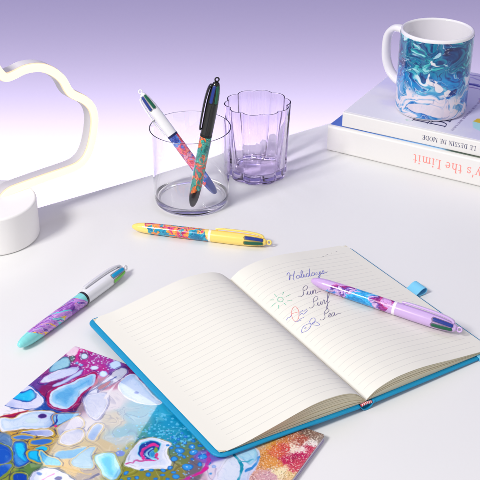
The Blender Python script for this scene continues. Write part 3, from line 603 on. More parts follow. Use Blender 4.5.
def print_turq(P, tip):
    x, y, z = P
    s = x * .09 + y * .16 + z * .10
    wv = 1.1 * fbm(x * .06, y * .12, z * .12 + 3, 3)
    t = fbm(s * 1.3 + wv, (x * .02 - y * .05) + wv * .6, z * .03, 4)
    c = ramp(t, [(-.55, (90, 40, 150)), (-.3, (158, 80, 190)), (-.12, (206, 150, 226)), (0, (170, 110, 206)), (.1, (226, 180, 232)), (.2, (120, 60, 170)), (.3, (90, 190, 226)), (.42, (170, 226, 206)), (.6, (150, 90, 190))])
    b2 = fbm(s * 2.2 + 20 + wv, y * .05, z * .05, 3)
    c = mixc(c, (250, 196, 60), sst(.30, .36, b2) * (t > -.2))
    c = mixc(c, (90, 214, 220), sst(.30, .36, -b2))
    return c
def print_pink(P, tip):
    x, y, z = P
    dr = -.30 * (1 - sst(26, 36, x)) + .06 + .14 * sst(55, 70, x)
    return pr_marble(P, [(-9, (44, 66, 168)), (-.30, (60, 118, 220)), (-.15, (120, 150, 230)), (-.11, (240, 150, 190)), (-.05, (236, 70, 124)), (.10, (250, 128, 108)), (.18, (226, 40, 92)), (.32, (70, 90, 200)), (.38, (240, 150, 180))], .05, 11, dr, 1.1)
def print_teal(P, tip):
    x, y, z = P
    dr = .20 * np.exp(-((x - 40) / 15) ** 2) - .10 * sst(60, 72, x)
    c = pr_marble(P, [(-9, (14, 120, 112)), (-.32, (22, 170, 154)), (-.12, (110, 214, 196)), (-.08, (16, 30, 34)), (-.055, (20, 160, 146)), (.06, (16, 26, 30)), (.085, (246, 116, 52)), (.19, (250, 176, 70)), (.23, (228, 52, 58)), (.36, (24, 150, 140))], .055, 21, dr, 1.2, .012)
    return c

UPR = [(84.5, 6.15), (90, 6.25), (100, 6.3), (112, 6.3), (118, 6.2), (124, 5.95), (130, 5.45), (135, 4.75), (139, 3.9), (140.6, 3.2), (141.6, 2.0), (142.0, 0)]
LOW = [(0, .0), (0, 1.0), (.25, 1.5), (.8, 2.1), (3, 3.3), (7, 4.45), (12, 5.2), (18, 5.6), (26, 5.8), (40, 6.0), (60, 6.1), (82, 6.15)]
def up_r(x):
    return float(np.interp(x, [p[0] for p in UPR], [p[1] for p in UPR]))

def pen(name_label, A, B, clip, st):
    A = Vector(A); B = Vector(B)
    X = (B - A).normalized(); L = (B - A).length; k = L / .147 * .001      # millimetres of a 147 mm pen
    Z = Vector(clip); Z = (Z - X * Z.dot(X)).normalized(); Y = Z.cross(X)
    M = Matrix(((X.x, Y.x, Z.x, A.x), (X.y, Y.y, Z.y, A.y), (X.z, Y.z, Z.z, A.z), (0, 0, 0, 1)))
    t = thing('pen', name_label, 'pen', mat=M, group='four-colour ballpoint pens')
    sc = lambda vs: [(x * k, y * k, z * k) for x, y, z in vs]
    # lower barrel with its print, fine grid
    xs = np.concatenate([[0, 0, .25, .8, 1.6], np.linspace(2.4, 82, 330)])
    rs = np.interp(xs, [p[0] for p in LOW[1:]], [p[1] for p in LOW[1:]]); rs[0] = 0
    n = 128
    ang = np.linspace(0, 2 * pi, n, endpoint=False)
    Xg = np.repeat(xs[None, :], n, 0); Rg = np.repeat(rs[None, :], n, 0); Ag = np.repeat(ang[:, None], len(xs), 1)
    Yg = Rg * np.cos(Ag); Zg = Rg * np.sin(Ag)
    base = np.broadcast_to(np.array(st['tip'], float), Xg.shape + (3,))
    pc = st['print']((Xg, Yg, Zg), base)
    edge = Xg - st['start'] + st.get('slant', 1.0) * Zg * .6 + st.get('rag', 2.5) * fbm(Xg * .2, Yg * .3, Zg * .3 + 50, 3)
    c = mixc(base, pc, sst(-.2, .2, edge))
    c = mixc(c, st['tip'], sst(-.2, .2, Xg - st.get('end', 90) + st.get('slant', 1) * Zg * .5))
    vs = np.stack([Xg, Yg, Zg], -1).reshape(-1, 3) * k
    m = len(xs)
    fs = [(i * m + q, ((i + 1) % n) * m + q, ((i + 1) % n) * m + q + 1, i * m + q + 1) for i in range(n) for q in range(m - 1)]
    mesh_obj('lower_barrel', vs, fs, MAT_PRINT, t, colors=lin_arr(c).reshape(-1, 3))
    up = plastic('pen_plastic', st['upper'], .22, coat=.4)
    v, f = lathe([(6.0, 81.9), (6.28, 82.0), (6.32, 82.3), (6.32, 84.2), (6.28, 84.5), (6.0, 84.6)], 48, 'x'); mesh_obj('ring', sc(v), f, plastic('pen_ring', st['ring'], .25), t, sharp=40)
    prof = [(5.9, 84.45)] + [(r, x) for x, r in UPR]
    v, f = lathe(prof, 48, 'x'); upper = mesh_obj('upper_barrel', sc(v), f, up, t, sharp=50)
    # loop at the end
    ca = radians(180)
    cd = Vector((0, cos(ca), sin(ca)))             # the hole looks along cd
    e1 = Vector((1, 0, 0)); e2 = cd.cross(e1)
    pts = [Vector((144.3, 0, 0)) + e1 * (2.0 * cos(a)) + e2 * (2.0 * sin(a)) for a in np.linspace(0, 2 * pi, 28, endpoint=False)]
    v, f = sweep(pts, circ(.78, 10), closed=True, up=tuple(cd)); mesh_obj('loop', sc(v), f, plastic('pen_loop', st.get('loop', st['upper']), .25), t)
    # clip
    cl = catmull([(138.2, 0, 3.9), (136.8, 0, 5.6), (133.5, 0, 6.7), (128, 0, 7.5), (118, 0, 8.15), (104, 0, 8.25), (94, 0, 8.0), (89.5, 0, 7.6), (88.4, 0, 7.3)], 6)
    wd = np.interp([p[0] for p in cl], [88, 90, 100, 128, 139], [.72, .82, .88, 1.0, 1.0])
    v, f = sweep(cl, rrect(5.0, 2.1, .8, 3), up=(0, 0, 1), scale=wd)
    mb = MB(); mb.add(v, f)
    nb = [(1.1 * cos(b_) * sin(a_) * 1.0 + 89.6, 1.5 * sin(b_) * sin(a_), 6.9 + .75 * cos(a_)) for a_ in np.linspace(.05, pi - .05, 8) for b_ in np.linspace(0, 2 * pi, 12, endpoint=False)]
    nf = [(i * 12 + j, i * 12 + (j + 1) % 12, (i + 1) * 12 + (j + 1) % 12, (i + 1) * 12 + j) for i in range(7) for j in range(12)]
    mb.add(nb, nf)
    mb.v = sc(mb.v)
    mb.build('clip', plastic('pen_clip', st.get('clip', st['upper']), .22, coat=.4), t, sharp=45)
    # shade of the slider slots, painted as darker patches on the uncut barrel
    dark = plastic('pen_slot_shade', tuple(int(q * .6) for q in st['upper']), .5)
    mb = MB()
    for deg in (155, 207, 25, 333):
        nx, na = 26, 5
        v = []; f = []
        for i in range(nx):
            q = i / (nx - 1); x = 118.6 + 20.8 * q
            end = min(1, min(q, 1 - q) / .06); wf = sqrt(max(0, 1 - (1 - end) ** 2)); r = up_r(x)
            for j in range(na):
                s_ = -1 + 2 * j / (na - 1); a = radians(deg) + s_ * (2.5 * max(wf, .3) / max(r, 3.6))
                rr = r + (.06 if 0 < i < nx - 1 and 0 < j < na - 1 else .02)
                v.append((x, rr * cos(a), rr * sin(a)))
        for i in range(nx - 1):
            for j in range(na - 1):
                f.append((i * na + j, (i + 1) * na + j, (i + 1) * na + j + 1, i * na + j + 1))
        mesh_obj('slot_shade', sc(v), f, dark, t)
    # sliders
    for deg, col in zip((155, 207, 25, 333), st['sliders']):
        nx, na = 22, 9
        v = []; f = []
        x0, x1 = 119.5, 139.0
        a0 = radians(deg)
        for i in range(nx):
            q = i / (nx - 1); x = x0 + (x1 - x0) * q
            end = min(1, min(q, 1 - q) / .07)
            wf = sqrt(max(0, 1 - (1 - end) ** 2))
            for j in range(na):
                s = -1 + 2 * j / (na - 1)
                r = up_r(x)
                hgt = .55 * (1 - max(0, abs(s) - .6) / .4 * 1.6) * (1 if end > .3 else .0) - (.5 if abs(s) > .99 or i in (0, nx - 1) else 0)
                a = a0 + s * (2.15 * max(wf, .35) / max(r, 3.6))
                v.append((x, (r + hgt) * cos(a), (r + hgt) * sin(a)))
        for i in range(nx - 1):
            for j in range(na - 1):
                f.append((i * na + j, (i + 1) * na + j, (i + 1) * na + j + 1, i * na + j + 1))
        mesh_obj('slider', sc(v), f, plastic('pen_slider', col, .3, coat=.2), t, sharp=50)
    return t

MAT_PRINT = printed('pen_print', .22, coat=.5)
def table_clip(A, B, phi):
    X = Vector((B[0] - A[0], B[1] - A[1], 0)).normalized(); up = Vector((0, 0, 1)); h = -up.cross(X)   # h: side nearer the viewer
    return h * cos(radians(phi)) + up * sin(radians(phi))
BL, GR, RD, BK = (24, 52, 140), (0, 92, 66), (180, 30, 40), (24, 24, 28)
A, B = (-.1112, .9459, .0062), (.0319, .9120, .0062)
pen('yellow pen with a multicoloured grip, lying in front of the clear tumbler', A, B, table_clip(A, B, 114),
    dict(tip=(252, 222, 122), print=print_yellow, start=17, end=80, upper=(252, 222, 118), ring=(250, 242, 224), sliders=(BL, GR, RD, BK)))
A, B = (-.1902, .7352, .0064), (-.1090, .8662, .0064)
pen('white pen with turquoise tip and purple marbled grip, lying left of the open notebook', A, B, table_clip(A, B, 114),
    dict(tip=(132, 222, 222), print=print_turq, start=20, end=79, slant=2.0, upper=(236, 236, 240), ring=(30, 34, 40), clip=(222, 222, 228), sliders=((0, 160, 214), (110, 196, 60), (236, 90, 150), (150, 90, 190))))
A, B = (.0653, .8112, .0253), (.1920, .7459, .0150)
pen('lilac pen with a blue and magenta grip, lying across the open notebook', A, B, table_clip(A, B, 114),
    dict(tip=(206, 172, 226), print=print_lilac, start=20, end=79, slant=-1.0, upper=(206, 176, 228), ring=(244, 238, 248), sliders=(BL, GR, RD, BK)))

A, B = (-.0508, .9830, .0098), (-.0224, .9882, .1532)
pen('black pen with a teal and orange patterned grip, standing in the clear tumbler', A, B, Vector((-1, -.12, 0)),
    dict(tip=(18, 18, 21), print=print_teal, start=20, end=90, upper=(9, 9, 11), ring=(9, 9, 11), sliders=(BL, GR, RD, BK)))
A, B = (-.0262, 1.008, .0122), (-.1071, 1.044, .1172)
pen('white pen with a pink and blue patterned grip, leaning in the clear tumbler', A, B, Vector((-.8, -.2, -.55)),
    dict(tip=(52, 70, 160), print=print_pink, start=18, end=90, upper=(240, 240, 244), ring=(28, 34, 84), sliders=(BL, GR, RD, BK)))

# ------------------------------------------------------------------ marbled softcover notebook
def mat_colors(X, Y):
    wx = X + 1.9 * fbm(X * .075, Y * .075, 1.7, 3) + .35 * fbm(X * .35, Y * .35, 4.2, 2)
    wy = Y + 1.9 * fbm(X * .075 + 60, Y * .075, 8.8, 3) + .35 * fbm(X * .35 + 20, Y * .35, 6.1, 2)
    v1 = fbm(X * .035, Y * .035, 20, 2); v2 = fbm(X * .035 + 30, Y * .035, 27, 2)
    vx = X + 11 * v1; vy = Y + 11 * v2
    v3 = fbm(vx * .06, vy * .06, 23, 2); v4 = fbm(vx * .06 + 11, vy * .06, 29, 2)
    vx = vx + 7 * v3; vy = vy + 7 * v4
    num = np.zeros(X.shape + (3,)); den = np.zeros(X.shape)
    for ax, ay, r, g, b in MAT_ANCHORS:
        w = 1 / (((vx - ax) ** 2 + (vy - ay) ** 2) / 30 + .10) ** 3.4
        num += w[..., None] * np.array([r, g, b], float); den += w
    c = num / den[..., None]
    fl = fbm(vx * .045, vy * .075, 61, 2)
    for lo, wd_, dark in ((-.18, .035, 1), (-.10, .03, 0), (.02, .04, 1), (.12, .035, 0), (.21, .04, 1)):
        al = (1 - sst(.3 * wd_, wd_, np.abs(fl - lo))) * sst(-.15, .2, fbm(X * .05, Y * .05, 66 + 9 * lo, 2))
        c = mixc(c, c * .55 + np.array([4, 8, 44]) if dark else c * .5 + 122, al * .38)
    # speckled corner: red, orange and white grains
    sp = sst(-9, 7, (X - 202) + .55 * (Y - 40) * .4 + 4 * fbm(X * .12, Y * .12, 3, 2)) * sst(-3, 3, 260 - X)
    g1 = fbm(X * .55, Y * .55, 12, 3); g2 = fbm(X * .10, Y * .10, 19, 3); g3 = fbm(X * .9, Y * .9, 44, 2)
    nu = np.zeros(X.shape + (3,)); de = np.zeros(X.shape)
    jx = X + 5 * g1 + 5 * g2; jy = Y + 5 * fbm(X * .5 + 40, Y * .5, 15, 3) + 5 * fbm(X * .1 + 9, Y * .1, 25, 2)
    for ax, ay, col in ((203, 28, (226, 150, 50)), (206, 44, (216, 140, 60)), (213, 36, (214, 100, 60)), (218, 29, (206, 70, 70)), (217, 49, (222, 150, 70)), (225, 40, (196, 44, 84)), (231, 30, (190, 40, 90)), (234, 42, (206, 70, 90)),
                        (226, 54, (244, 226, 180)), (234, 52, (236, 200, 140)), (221, 62, (210, 160, 170)), (223, 15, (170, 80, 70)), (228, 4, (130, 100, 90)), (236, 6, (150, 130, 120)), (234, 14, (240, 230, 226)), (233, 21, (200, 60, 90)),
                        (222, 3, (120, 90, 80)), (210, 19, (206, 120, 60)), (216, 12, (190, 120, 90)), (222, 26, (240, 220, 200)), (229, 23, (240, 226, 220))):
        w = 1 / (((jx - ax) ** 2 + (jy - ay) ** 2) / 8 + .15) ** 2.2
        nu += w[..., None] * np.array(col, float); de += w
    warm = nu / de[..., None]
    warm = mixc(warm, (248, 236, 220), .75 * sst(.14, .42, g3 + .5 * g1))
    warm = mixc(warm, warm * .7, .8 * sst(.12, .36, -g3 + .4 * g2))
    c = mixc(c, warm, sp)
    D = np.full(X.shape, 60.0)
    for ft in MAT_FEATURES:
        if ft[0] == 'c' and ft[7] + (1 if ft[8] else 0) >= 3:
            pts = [tuple(p) for p in catmull(ft[1], 3, True)]; q = np.array(pts)
            k = (wx > q[:, 0].min() - 9) & (wx < q[:, 0].max() + 9) & (wy > q[:, 1].min() - 9) & (wy < q[:, 1].max() + 9)
            if k.any(): D[k] = np.minimum(D[k], poly_sdf(wx[k], wy[k], pts))
    nn_ = fbm(X * .07, Y * .07, 121, 3)
    band = np.sin(D * 2.1 + 7 * nn_) * np.exp(-np.clip(D, 0, 60) / 4.5) * (1 - sp)
    c = mixc(c, c * .55 + np.array([6, 8, 46]), sst(.25, .7, band) * .6)
    c = mixc(c, c * .45 + 136, sst(.25, .7, -band) * .55)
    for ft in MAT_FEATURES:
        if ft[0] == 'l':
            pts = [tuple(p) for p in catmull(ft[1], 5)] if len(ft[1]) > 2 else [tuple(p) for p in ft[1]]
            q = np.array(pts); pad = ft[3] + 3
            k = (wx > q[:, 0].min() - pad) & (wx < q[:, 0].max() + pad) & (wy > q[:, 1].min() - pad) & (wy < q[:, 1].max() + pad)
            if not k.any(): continue
            d = line_dist(wx[k], wy[k], pts)
            nz = fbm(X[k] * .12, Y[k] * .12, 141, 2)
            hw_ = ft[3] * .32 * np.clip(.85 + 1.3 * nz, .25, 1.7)
            lc = mixc(np.broadcast_to(np.array(ft[2], float), c[k].shape), np.array(ft[2], float) * .6 + 70, sst(.05, .3, fbm(X[k] * .2, Y[k] * .2, 147, 2)) * .6)
            c[k] = mixc(c[k], lc, (1 - sst(hw_, hw_ + .75, d)) * np.clip(.9 + .8 * nz, .3, 1))
            continue
        _, pts, fill, inner, core, edge, out, ow, dep, ew = ft
        pts = [tuple(p) for p in catmull(pts, 5, True)]
        q = np.array(pts); pad = ow * 1.3 + 2
        k = (wx > q[:, 0].min() - pad) & (wx < q[:, 0].max() + pad) & (wy > q[:, 1].min() - pad) & (wy < q[:, 1].max() + pad)
        if not k.any(): continue
        d = poly_sdf(wx[k], wy[k], pts); cc = c[k]
        nz = fbm(wx[k] * .10, wy[k] * .10, 77, 2)
        if out and ow:
            w1 = ow * np.clip(.85 + 1.5 * nz, .2, 2.0)
            b2 = sst(w1, w1 + .5, d) * (1 - sst(w1 + .9, w1 + 1.6, d))
            cc = mixc(cc, cc * .45 + np.array([6, 10, 50]), b2 * np.clip(.45 + 1.8 * nz, 0, .8))
            b1 = sst(w1 - .3, w1 + .1, d) * (1 - sst(w1 + .3, w1 + .7, d))
            cc = mixc(cc, np.array(out) * .35 + 150, b1 * np.clip(.4 - 2 * nz, 0, .75))
            cc = mixc(cc, out, 1 - sst(w1 * .6, w1 + .35, d))
        fillc = np.broadcast_to(np.array(fill, float), cc.shape)
        n2 = .6 * fbm(wx[k] * .2, wy[k] * .2, 71, 3); n3 = fbm(wx[k] * .075 + ft[2][0], wy[k] * .075, 73, 2)
        dd = -d + dep * .45 * n3 + .25 * n2
        if inner is not None:
            e0 = .30 * dep
            fillc = mixc(fillc, inner, sst(e0 - .45, e0 + .45 + .1 * dep, dd))
            if dep >= 3:
                fillc = mixc(fillc, np.array(inner) * .80, np.exp(-((dd - e0) / .38) ** 2) * np.clip(.35 + 1.5 * nz, 0, .7))
        if core is not None:
            fillc = mixc(fillc, core, sst(.52 * dep, .9 * dep, dd))
        if dep >= 3:
            cx_, cy_ = q.mean(0); rr_ = np.hypot(q[:, 0] - cx_, q[:, 1] - cy_).mean(); th_ = (q[0, 0] * 3.7 + q[0, 1]) % 6.28
            pj_ = ((wx[k] - cx_) * cos(th_) + (wy[k] - cy_) * sin(th_)) / rr_ + 1.2 * n3
            fillc = mixc(fillc, fillc * .78 + np.array([0, 14, 40]), sst(.15, 1.2, pj_) * .65)
            fillc = mixc(fillc, fillc * .5 + 124, sst(.3, 1.2, -pj_) * .5)
            st_ = fbm(wx[k] * .05 + 2.5 * n3, wy[k] * .12 + 2 * n3, 88, 2)
            fillc = mixc(fillc, fillc * .80 + np.array([0, 8, 34]), (1 - sst(.012, .05, np.abs(st_ - .08))) * .28)
            fillc = mixc(fillc, fillc * .4 + 148, (1 - sst(.012, .05, np.abs(st_ + .10))) * .16)
        if edge is not None:
            fillc = mixc(fillc, edge, (1 - sst(-.1, ew * 1.5, -d)) * np.clip(.42 + 1.6 * fbm(wx[k] * .09, wy[k] * .09, 99, 2), 0, 1))
        c[k] = mixc(cc, fillc, 1 - sst(-.55, .55, d + .5 * n2))
    # tiny bubbles in the upper-left crimson and the teal field
    rg = np.random.RandomState(5)
    for _ in range(430):
        zone = rg.randint(3)
        if zone == 0: x, y, r, col = rg.uniform(4, 46), rg.uniform(0, 24), rg.uniform(.3, .9), (206, 214, 240)
        elif zone == 1: x, y, r, col = rg.uniform(95, 152), rg.uniform(40, 66), rg.uniform(.35, 1.3), (96, 196, 236)
        else: x, y, r, col = rg.uniform(95, 175), rg.uniform(52, 92), rg.uniform(.3, .8), (130, 176, 226)
        k = (np.abs(X - x) < 2.5) & (np.abs(Y - y) < 2.5)
        if not k.any(): continue
        base = c[k]; lum = base.mean(-1)
        ok = (lum < 165).astype(float)
        d = np.hypot(X[k] - x, Y[k] - y)
        c[k] = mixc(base, col, (1 - sst(r * .6, r * 1.2, d)) * ok * .85)
    # grain corner
    k = sst(0, 5, 13 - X - Y * .6 + 3 * g1)
    c = mixc(c, (236, 200, 224), k * sst(-.2, .2, g3 + .1) * .8)
    return c

def marbled_book():
    a = radians(-29.2)
    Mw = Matrix.Translation((-.142, .7372, 0)) @ Matrix.Rotation(a, 4, 'Z')
    t = thing('marbled_notebook', 'closed notebook with a glossy marbled cover, lying partly under the open notebook', 'notebook', mat=Mw)
    Wd, Dp, T = .2375, .200, .0055
    nx, ny = 560, 472
    x = np.linspace(0, Wd, nx); y = np.linspace(0, Dp, ny)
    Xg, Yg = np.meshgrid(x, y)
    c = lin_arr(mat_colors(Xg * 1000, Yg * 1000)).reshape(-1, 3)
    # rounded corners: pull the grid in at the corners, roll the border down
    r = .003
    def inset(p, q, w, h):
        dx = np.clip(r - np.minimum(p, w - p), 0, r); dy = np.clip(r - np.minimum(q, h - q), 0, r)
        dist = np.hypot(dx, dy); s = np.where(dist > r, r / np.maximum(dist, 1e-9), 1)
        mx = np.where(p < w / 2, 1, -1); my = np.where(q < h / 2, 1, -1)
        return p + mx * dx * (1 - s), q + my * dy * (1 - s)
    Px, Py = inset(Xg, Yg, Wd, Dp)
    bd = np.minimum(np.minimum(Xg, Wd - Xg), np.minimum(Yg, Dp - Yg))
    Zg = T - .00035 * np.clip(1 - bd / .0009, 0, 1) ** 2
    v = np.stack([Px, -Py, Zg], -1).reshape(-1, 3)
    f = [(j * nx + i, (j + 1) * nx + i, (j + 1) * nx + i + 1, j * nx + i + 1) for j in range(ny - 1) for i in range(nx - 1)]
    border = [i for i in range(nx)] + [j * nx + nx - 1 for j in range(1, ny)] + [(ny - 1) * nx + i for i in range(nx - 2, -1, -1)] + [j * nx for j in range(ny - 2, 0, -1)]
    v = list(map(tuple, v)); n0 = len(v)
    low = []
    for b_ in border:
        p = v[b_]; v.append((p[0], p[1], T - .0011)); low.append(len(v) - 1)
    cols = list(map(tuple, c)) + [(.60, .55, .70)] * len(border)
    nb = len(border)
    for q in range(nb):
        f.append((border[q], border[(q + 1) % nb], low[(q + 1) % nb], low[q]))
    f.append(tuple(low))
    mesh_obj('front_cover', v, f, printed('marbled_print', .02, spec=.55, grain=.06), t, colors=np.array(cols))
    pm = plastic('page_stack', (214, 208, 222), .7)
    vv, ff = slab(rounded_outline(.0006, -Dp + .0006, Wd - .0006, -.0006, .003), .0012, T - .0012, .0001)
    mesh_obj('pages', vv, ff, pm, t, smooth=False)
    vv, ff = slab(rounded_outline(0, -Dp, Wd, 0, .003), .0002, .0011, .0002)
    mesh_obj('back_cover', vv, ff, plastic('back_cover_card', (190, 176, 214), .4), t, smooth=False)
marbled_book()

# ------------------------------------------------------------------ open notebook
NSB=np.array([.101,.6574,0.]); NU=np.array([cos(pi/6),.5,0.]); NV=np.array([-.5,cos(pi/6),0.])
NH=.2145
HL=[(0,.0025),(.004,.007),(.010,.0125),(.02,.0165),(.035,.018),(.05,.0172),(.065,.0142),(.08,.0105),(.1,.0058),(.115,.0028),(.134,.0012)]
HR=[(0,.0025),(.004,.0055),(.01,.009),(.02,.012),(.034,.0138),(.058,.0132),(.09,.0088),(.115,.0055),(.140,.0026)]
def hprof(tab,x):
    x=min(max(x,0),tab[-1][0])
    for i in range(len(tab)-1):
        if x<=tab[i+1][0]:
            x0,y0=tab[i];x1,y1=tab[i+1];h=x1-x0;t=(x-x0)/h
            m0=(y1-tab[i-1][1])/(x1-tab[i-1][0]) if i>0 else (y1-y0)/h
            m1=(tab[i+2][1]-y0)/(tab[i+2][0]-x0) if i+2<len(tab) else (y1-y0)/h
            return (2*t**3-3*t*t+1)*y0+(t**3-2*t*t+t)*h*m0+(-2*t**3+3*t*t)*y1+(t**3-t*t)*h*m1
def board_z(u):
    a=abs(u)
    return .0062+(.0045*(a-.006)/.13 if u<0 else -.0036*(a-.006)/.134)
def page_z(u,v): return board_z(u)+hprof(HL if u<0 else HR,abs(u))
def nmap(u,v):
    if u<0: U=u*(1+.059*v/NH); V=v
    else: U=u*(1-.014*v/NH); V=v+.045*u-.02*u*v/NH
    return U-.005*v/NH, V
def unmap(U,V):
    u=U+.005*V/NH; v=V
    if u<0: return 'L',u/(1+.059*v/NH),v
    for _ in range(4):
        u=(U+.005*v/NH)/(1-.014*v/NH); v=V-.045*u+.02*u*v/NH
    return 'R',u,v

def notebook():
    rot = Matrix.Translation(tuple(NSB)) @ Matrix.Rotation(radians(30), 4, 'Z')
    t = thing('open_notebook', 'open ruled notebook with cream pages, blue hard cover and handwriting on one page', 'notebook', mat=rot)
    blue = plastic('blue_cover', (0, 150, 200), .55, bump=.6, bscale=1100, noise=.12)
    # boards
    mb_front = []
    for side, nm in ((-1, 'front_cover'), (1, 'back_cover')):
        wdt = .1368 if side < 0 else .1412
        x0, x1 = (-wdt, -.0062) if side < 0 else (.0062, wdt)
        rr = (.0015, .009, .009, .0015) if side < 0 else (.009, .0015, .0015, .009)
        out = rounded_outline(x0, -.0005, x1, NH + .0005, .009, 8, rr)
        # densify
        th = .0026
        vs = []; m = len(out)
        c0 = np.mean(np.array(out), axis=0)
        rings = []
        for d, lev in ((.0011, 0), (.0004, .0004), (0, .0010), (0, th - .0010), (.0004, th - .0004), (.0011, th)):
            ring = []
            for p in out:
                q = np.array(p); dd = c0 - q; dd = dd / np.linalg.norm(dd); q = q + dd * d
                U_, V_ = nmap(q[0], q[1]); ring.append((U_, V_, board_z(q[0]) - th + lev))
            rings.append(ring)
        v = [p for r_ in rings for p in r_]; f = []
        for k in range(len(rings) - 1):
            for i in range(m):
                j = (i + 1) % m
                f.append((k * m + i, k * m + j, (k + 1) * m + j, (k + 1) * m + i))
        f.append(tuple(range(m - 1, -1, -1))); f.append(tuple((len(rings) - 1) * m + i for i in range(m)))
        mesh_obj(nm, v, f, blue, t, sharp=50)
    # spine: a shallow trough between the boards
    sec = [(-.0072, .0058), (-.0060, .0042), (-.0042, .0018), (-.0020, .0006), (0, .0003), (.0020, .0006), (.0042, .0018), (.0060, .0042), (.0072, .0058)]
    th = .0011
    mb = MB()
    top = [(x, z + th) for x, z in sec]
    loop_ = sec + top[::-1]
    vv = []
    for q in range(2):
        for x, z in loop_:
            U_, V_ = nmap(x, -.0004 if q == 0 else NH + .0004); V_ = -.0004 if q == 0 else NH + .0004
            vv.append((U_, V_, z))
    m = len(loop_)
    ff = [(k, (k + 1) % m, m + (k + 1) % m, m + k) for k in range(m)] + [tuple(range(m - 1, -1, -1)), tuple(m + k for k in range(m))]
    mesh_obj('spine', vv, ff, blue, t, sharp=60)
    # striped headband
    hb, nt, b = mat_new('headband_stripes')
    tc = nt.nodes.new('ShaderNodeTexCoord'); wv = nt.nodes.new('ShaderNodeTexWave'); wv.inputs['Scale'].default_value = 190; wv.bands_direction = 'X'
    r = nt.nodes.new('ShaderNodeValToRGB'); r.color_ramp.interpolation = 'CONSTANT'
    r.color_ramp.elements[0].color = lin((206, 60, 84)); r.color_ramp.elements[1].position = .55; r.color_ramp.elements[1].color = lin((240, 225, 222))
    nt.links.new(tc.outputs['Object'], wv.inputs['Vector']); nt.links.new(wv.outputs['Color'], r.inputs[0]); nt.links.new(r.outputs[0], b.inputs['Base Color'])
    b.inputs['Roughness'].default_value = .8
    for vv0 in (.0012, NH - .0032):
        pts = [(-.0052, vv0, .0054), (-.0026, vv0, .0060), (0, vv0, .0062), (.0026, vv0, .0060), (.0052, vv0, .0054)]
        v, f = sweep(catmull(pts, 4), rrect(.0022, .0020, .0008, 3), up=(0, 0, 1)); mesh_obj('headband', v, f, hb, t, sharp=60)
    # paper
    def paper_mat(lines):
        m, nt, b = mat_new('ruled_paper' if lines else 'page_edges')
        b.inputs['Roughness'].default_value = .85; b.inputs['Specular IOR Level'].default_value = .15
        uv = nt.nodes.new('ShaderNodeUVMap'); sp = nt.nodes.new('ShaderNodeSeparateXYZ'); nt.links.new(uv.outputs[0], sp.inputs[0])
        cream = lin((233, 231, 222))
        def math_(op, a, b_=None, c_=None):
            n = nt.nodes.new('ShaderNodeMath'); n.operation = op
            for i, q in enumerate((a, b_, c_)):
                if q is None: continue
                if isinstance(q, (int, float)): n.inputs[i].default_value = q
                else: nt.links.new(q, n.inputs[i])
            return n.outputs[0]
        mx = nt.nodes.new('ShaderNodeMixRGB'); mx.inputs[1].default_value = cream
        if lines:
            # u, v in millimetres: a line every 7 mm between the head and foot margins
            u, v_ = sp.outputs[0], sp.outputs[1]
            fr = math_('FRACT', math_('DIVIDE', v_, 6.9))
            d = math_('MULTIPLY', math_('ABSOLUTE', math_('SUBTRACT', fr, .5)), 6.9)
            mr = nt.nodes.new('ShaderNodeMapRange'); mr.interpolation_type = 'SMOOTHSTEP'
            mr.inputs['From Min'].default_value = .12; mr.inputs['From Max'].default_value = .42; mr.inputs['To Min'].default_value = 1; mr.inputs['To Max'].default_value = 0
            nt.links.new(d, mr.inputs['Value']); ln = mr.outputs[0]
            inside = math_('MULTIPLY', math_('GREATER_THAN', u, lines[0]), math_('LESS_THAN', u, lines[1]))
            vin = math_('MULTIPLY', math_('GREATER_THAN', v_, 7), math_('LESS_THAN', v_, 199))
            nt.links.new(math_('MULTIPLY', math_('MULTIPLY', ln, math_('MULTIPLY', inside, vin)), .29), mx.inputs[0])
            mx.inputs[2].default_value = lin((150, 150, 158))
        else:
            n = nt.nodes.new('ShaderNodeTexNoise'); n.inputs['Scale'].default_value = 1; n.inputs['Detail'].default_value = 3
            cb = nt.nodes.new('ShaderNodeCombineXYZ')
            nt.links.new(math_('MULTIPLY', sp.outputs[0], .04), cb.inputs[0]); nt.links.new(math_('MULTIPLY', sp.outputs[1], 60), cb.inputs[1])
            nt.links.new(cb.outputs[0], n.inputs['Vector'])
            nt.links.new(math_('MULTIPLY', n.outputs['Fac'], 1.25), mx.inputs[0]); mx.inputs[1].default_value = lin((240, 234, 214)); mx.inputs[2].default_value = lin((200, 190, 160))
        nt.links.new(mx.outputs[0], b.inputs['Base Color'])
        return m
    edge_m = paper_mat(None)
    rg = random.Random(4)
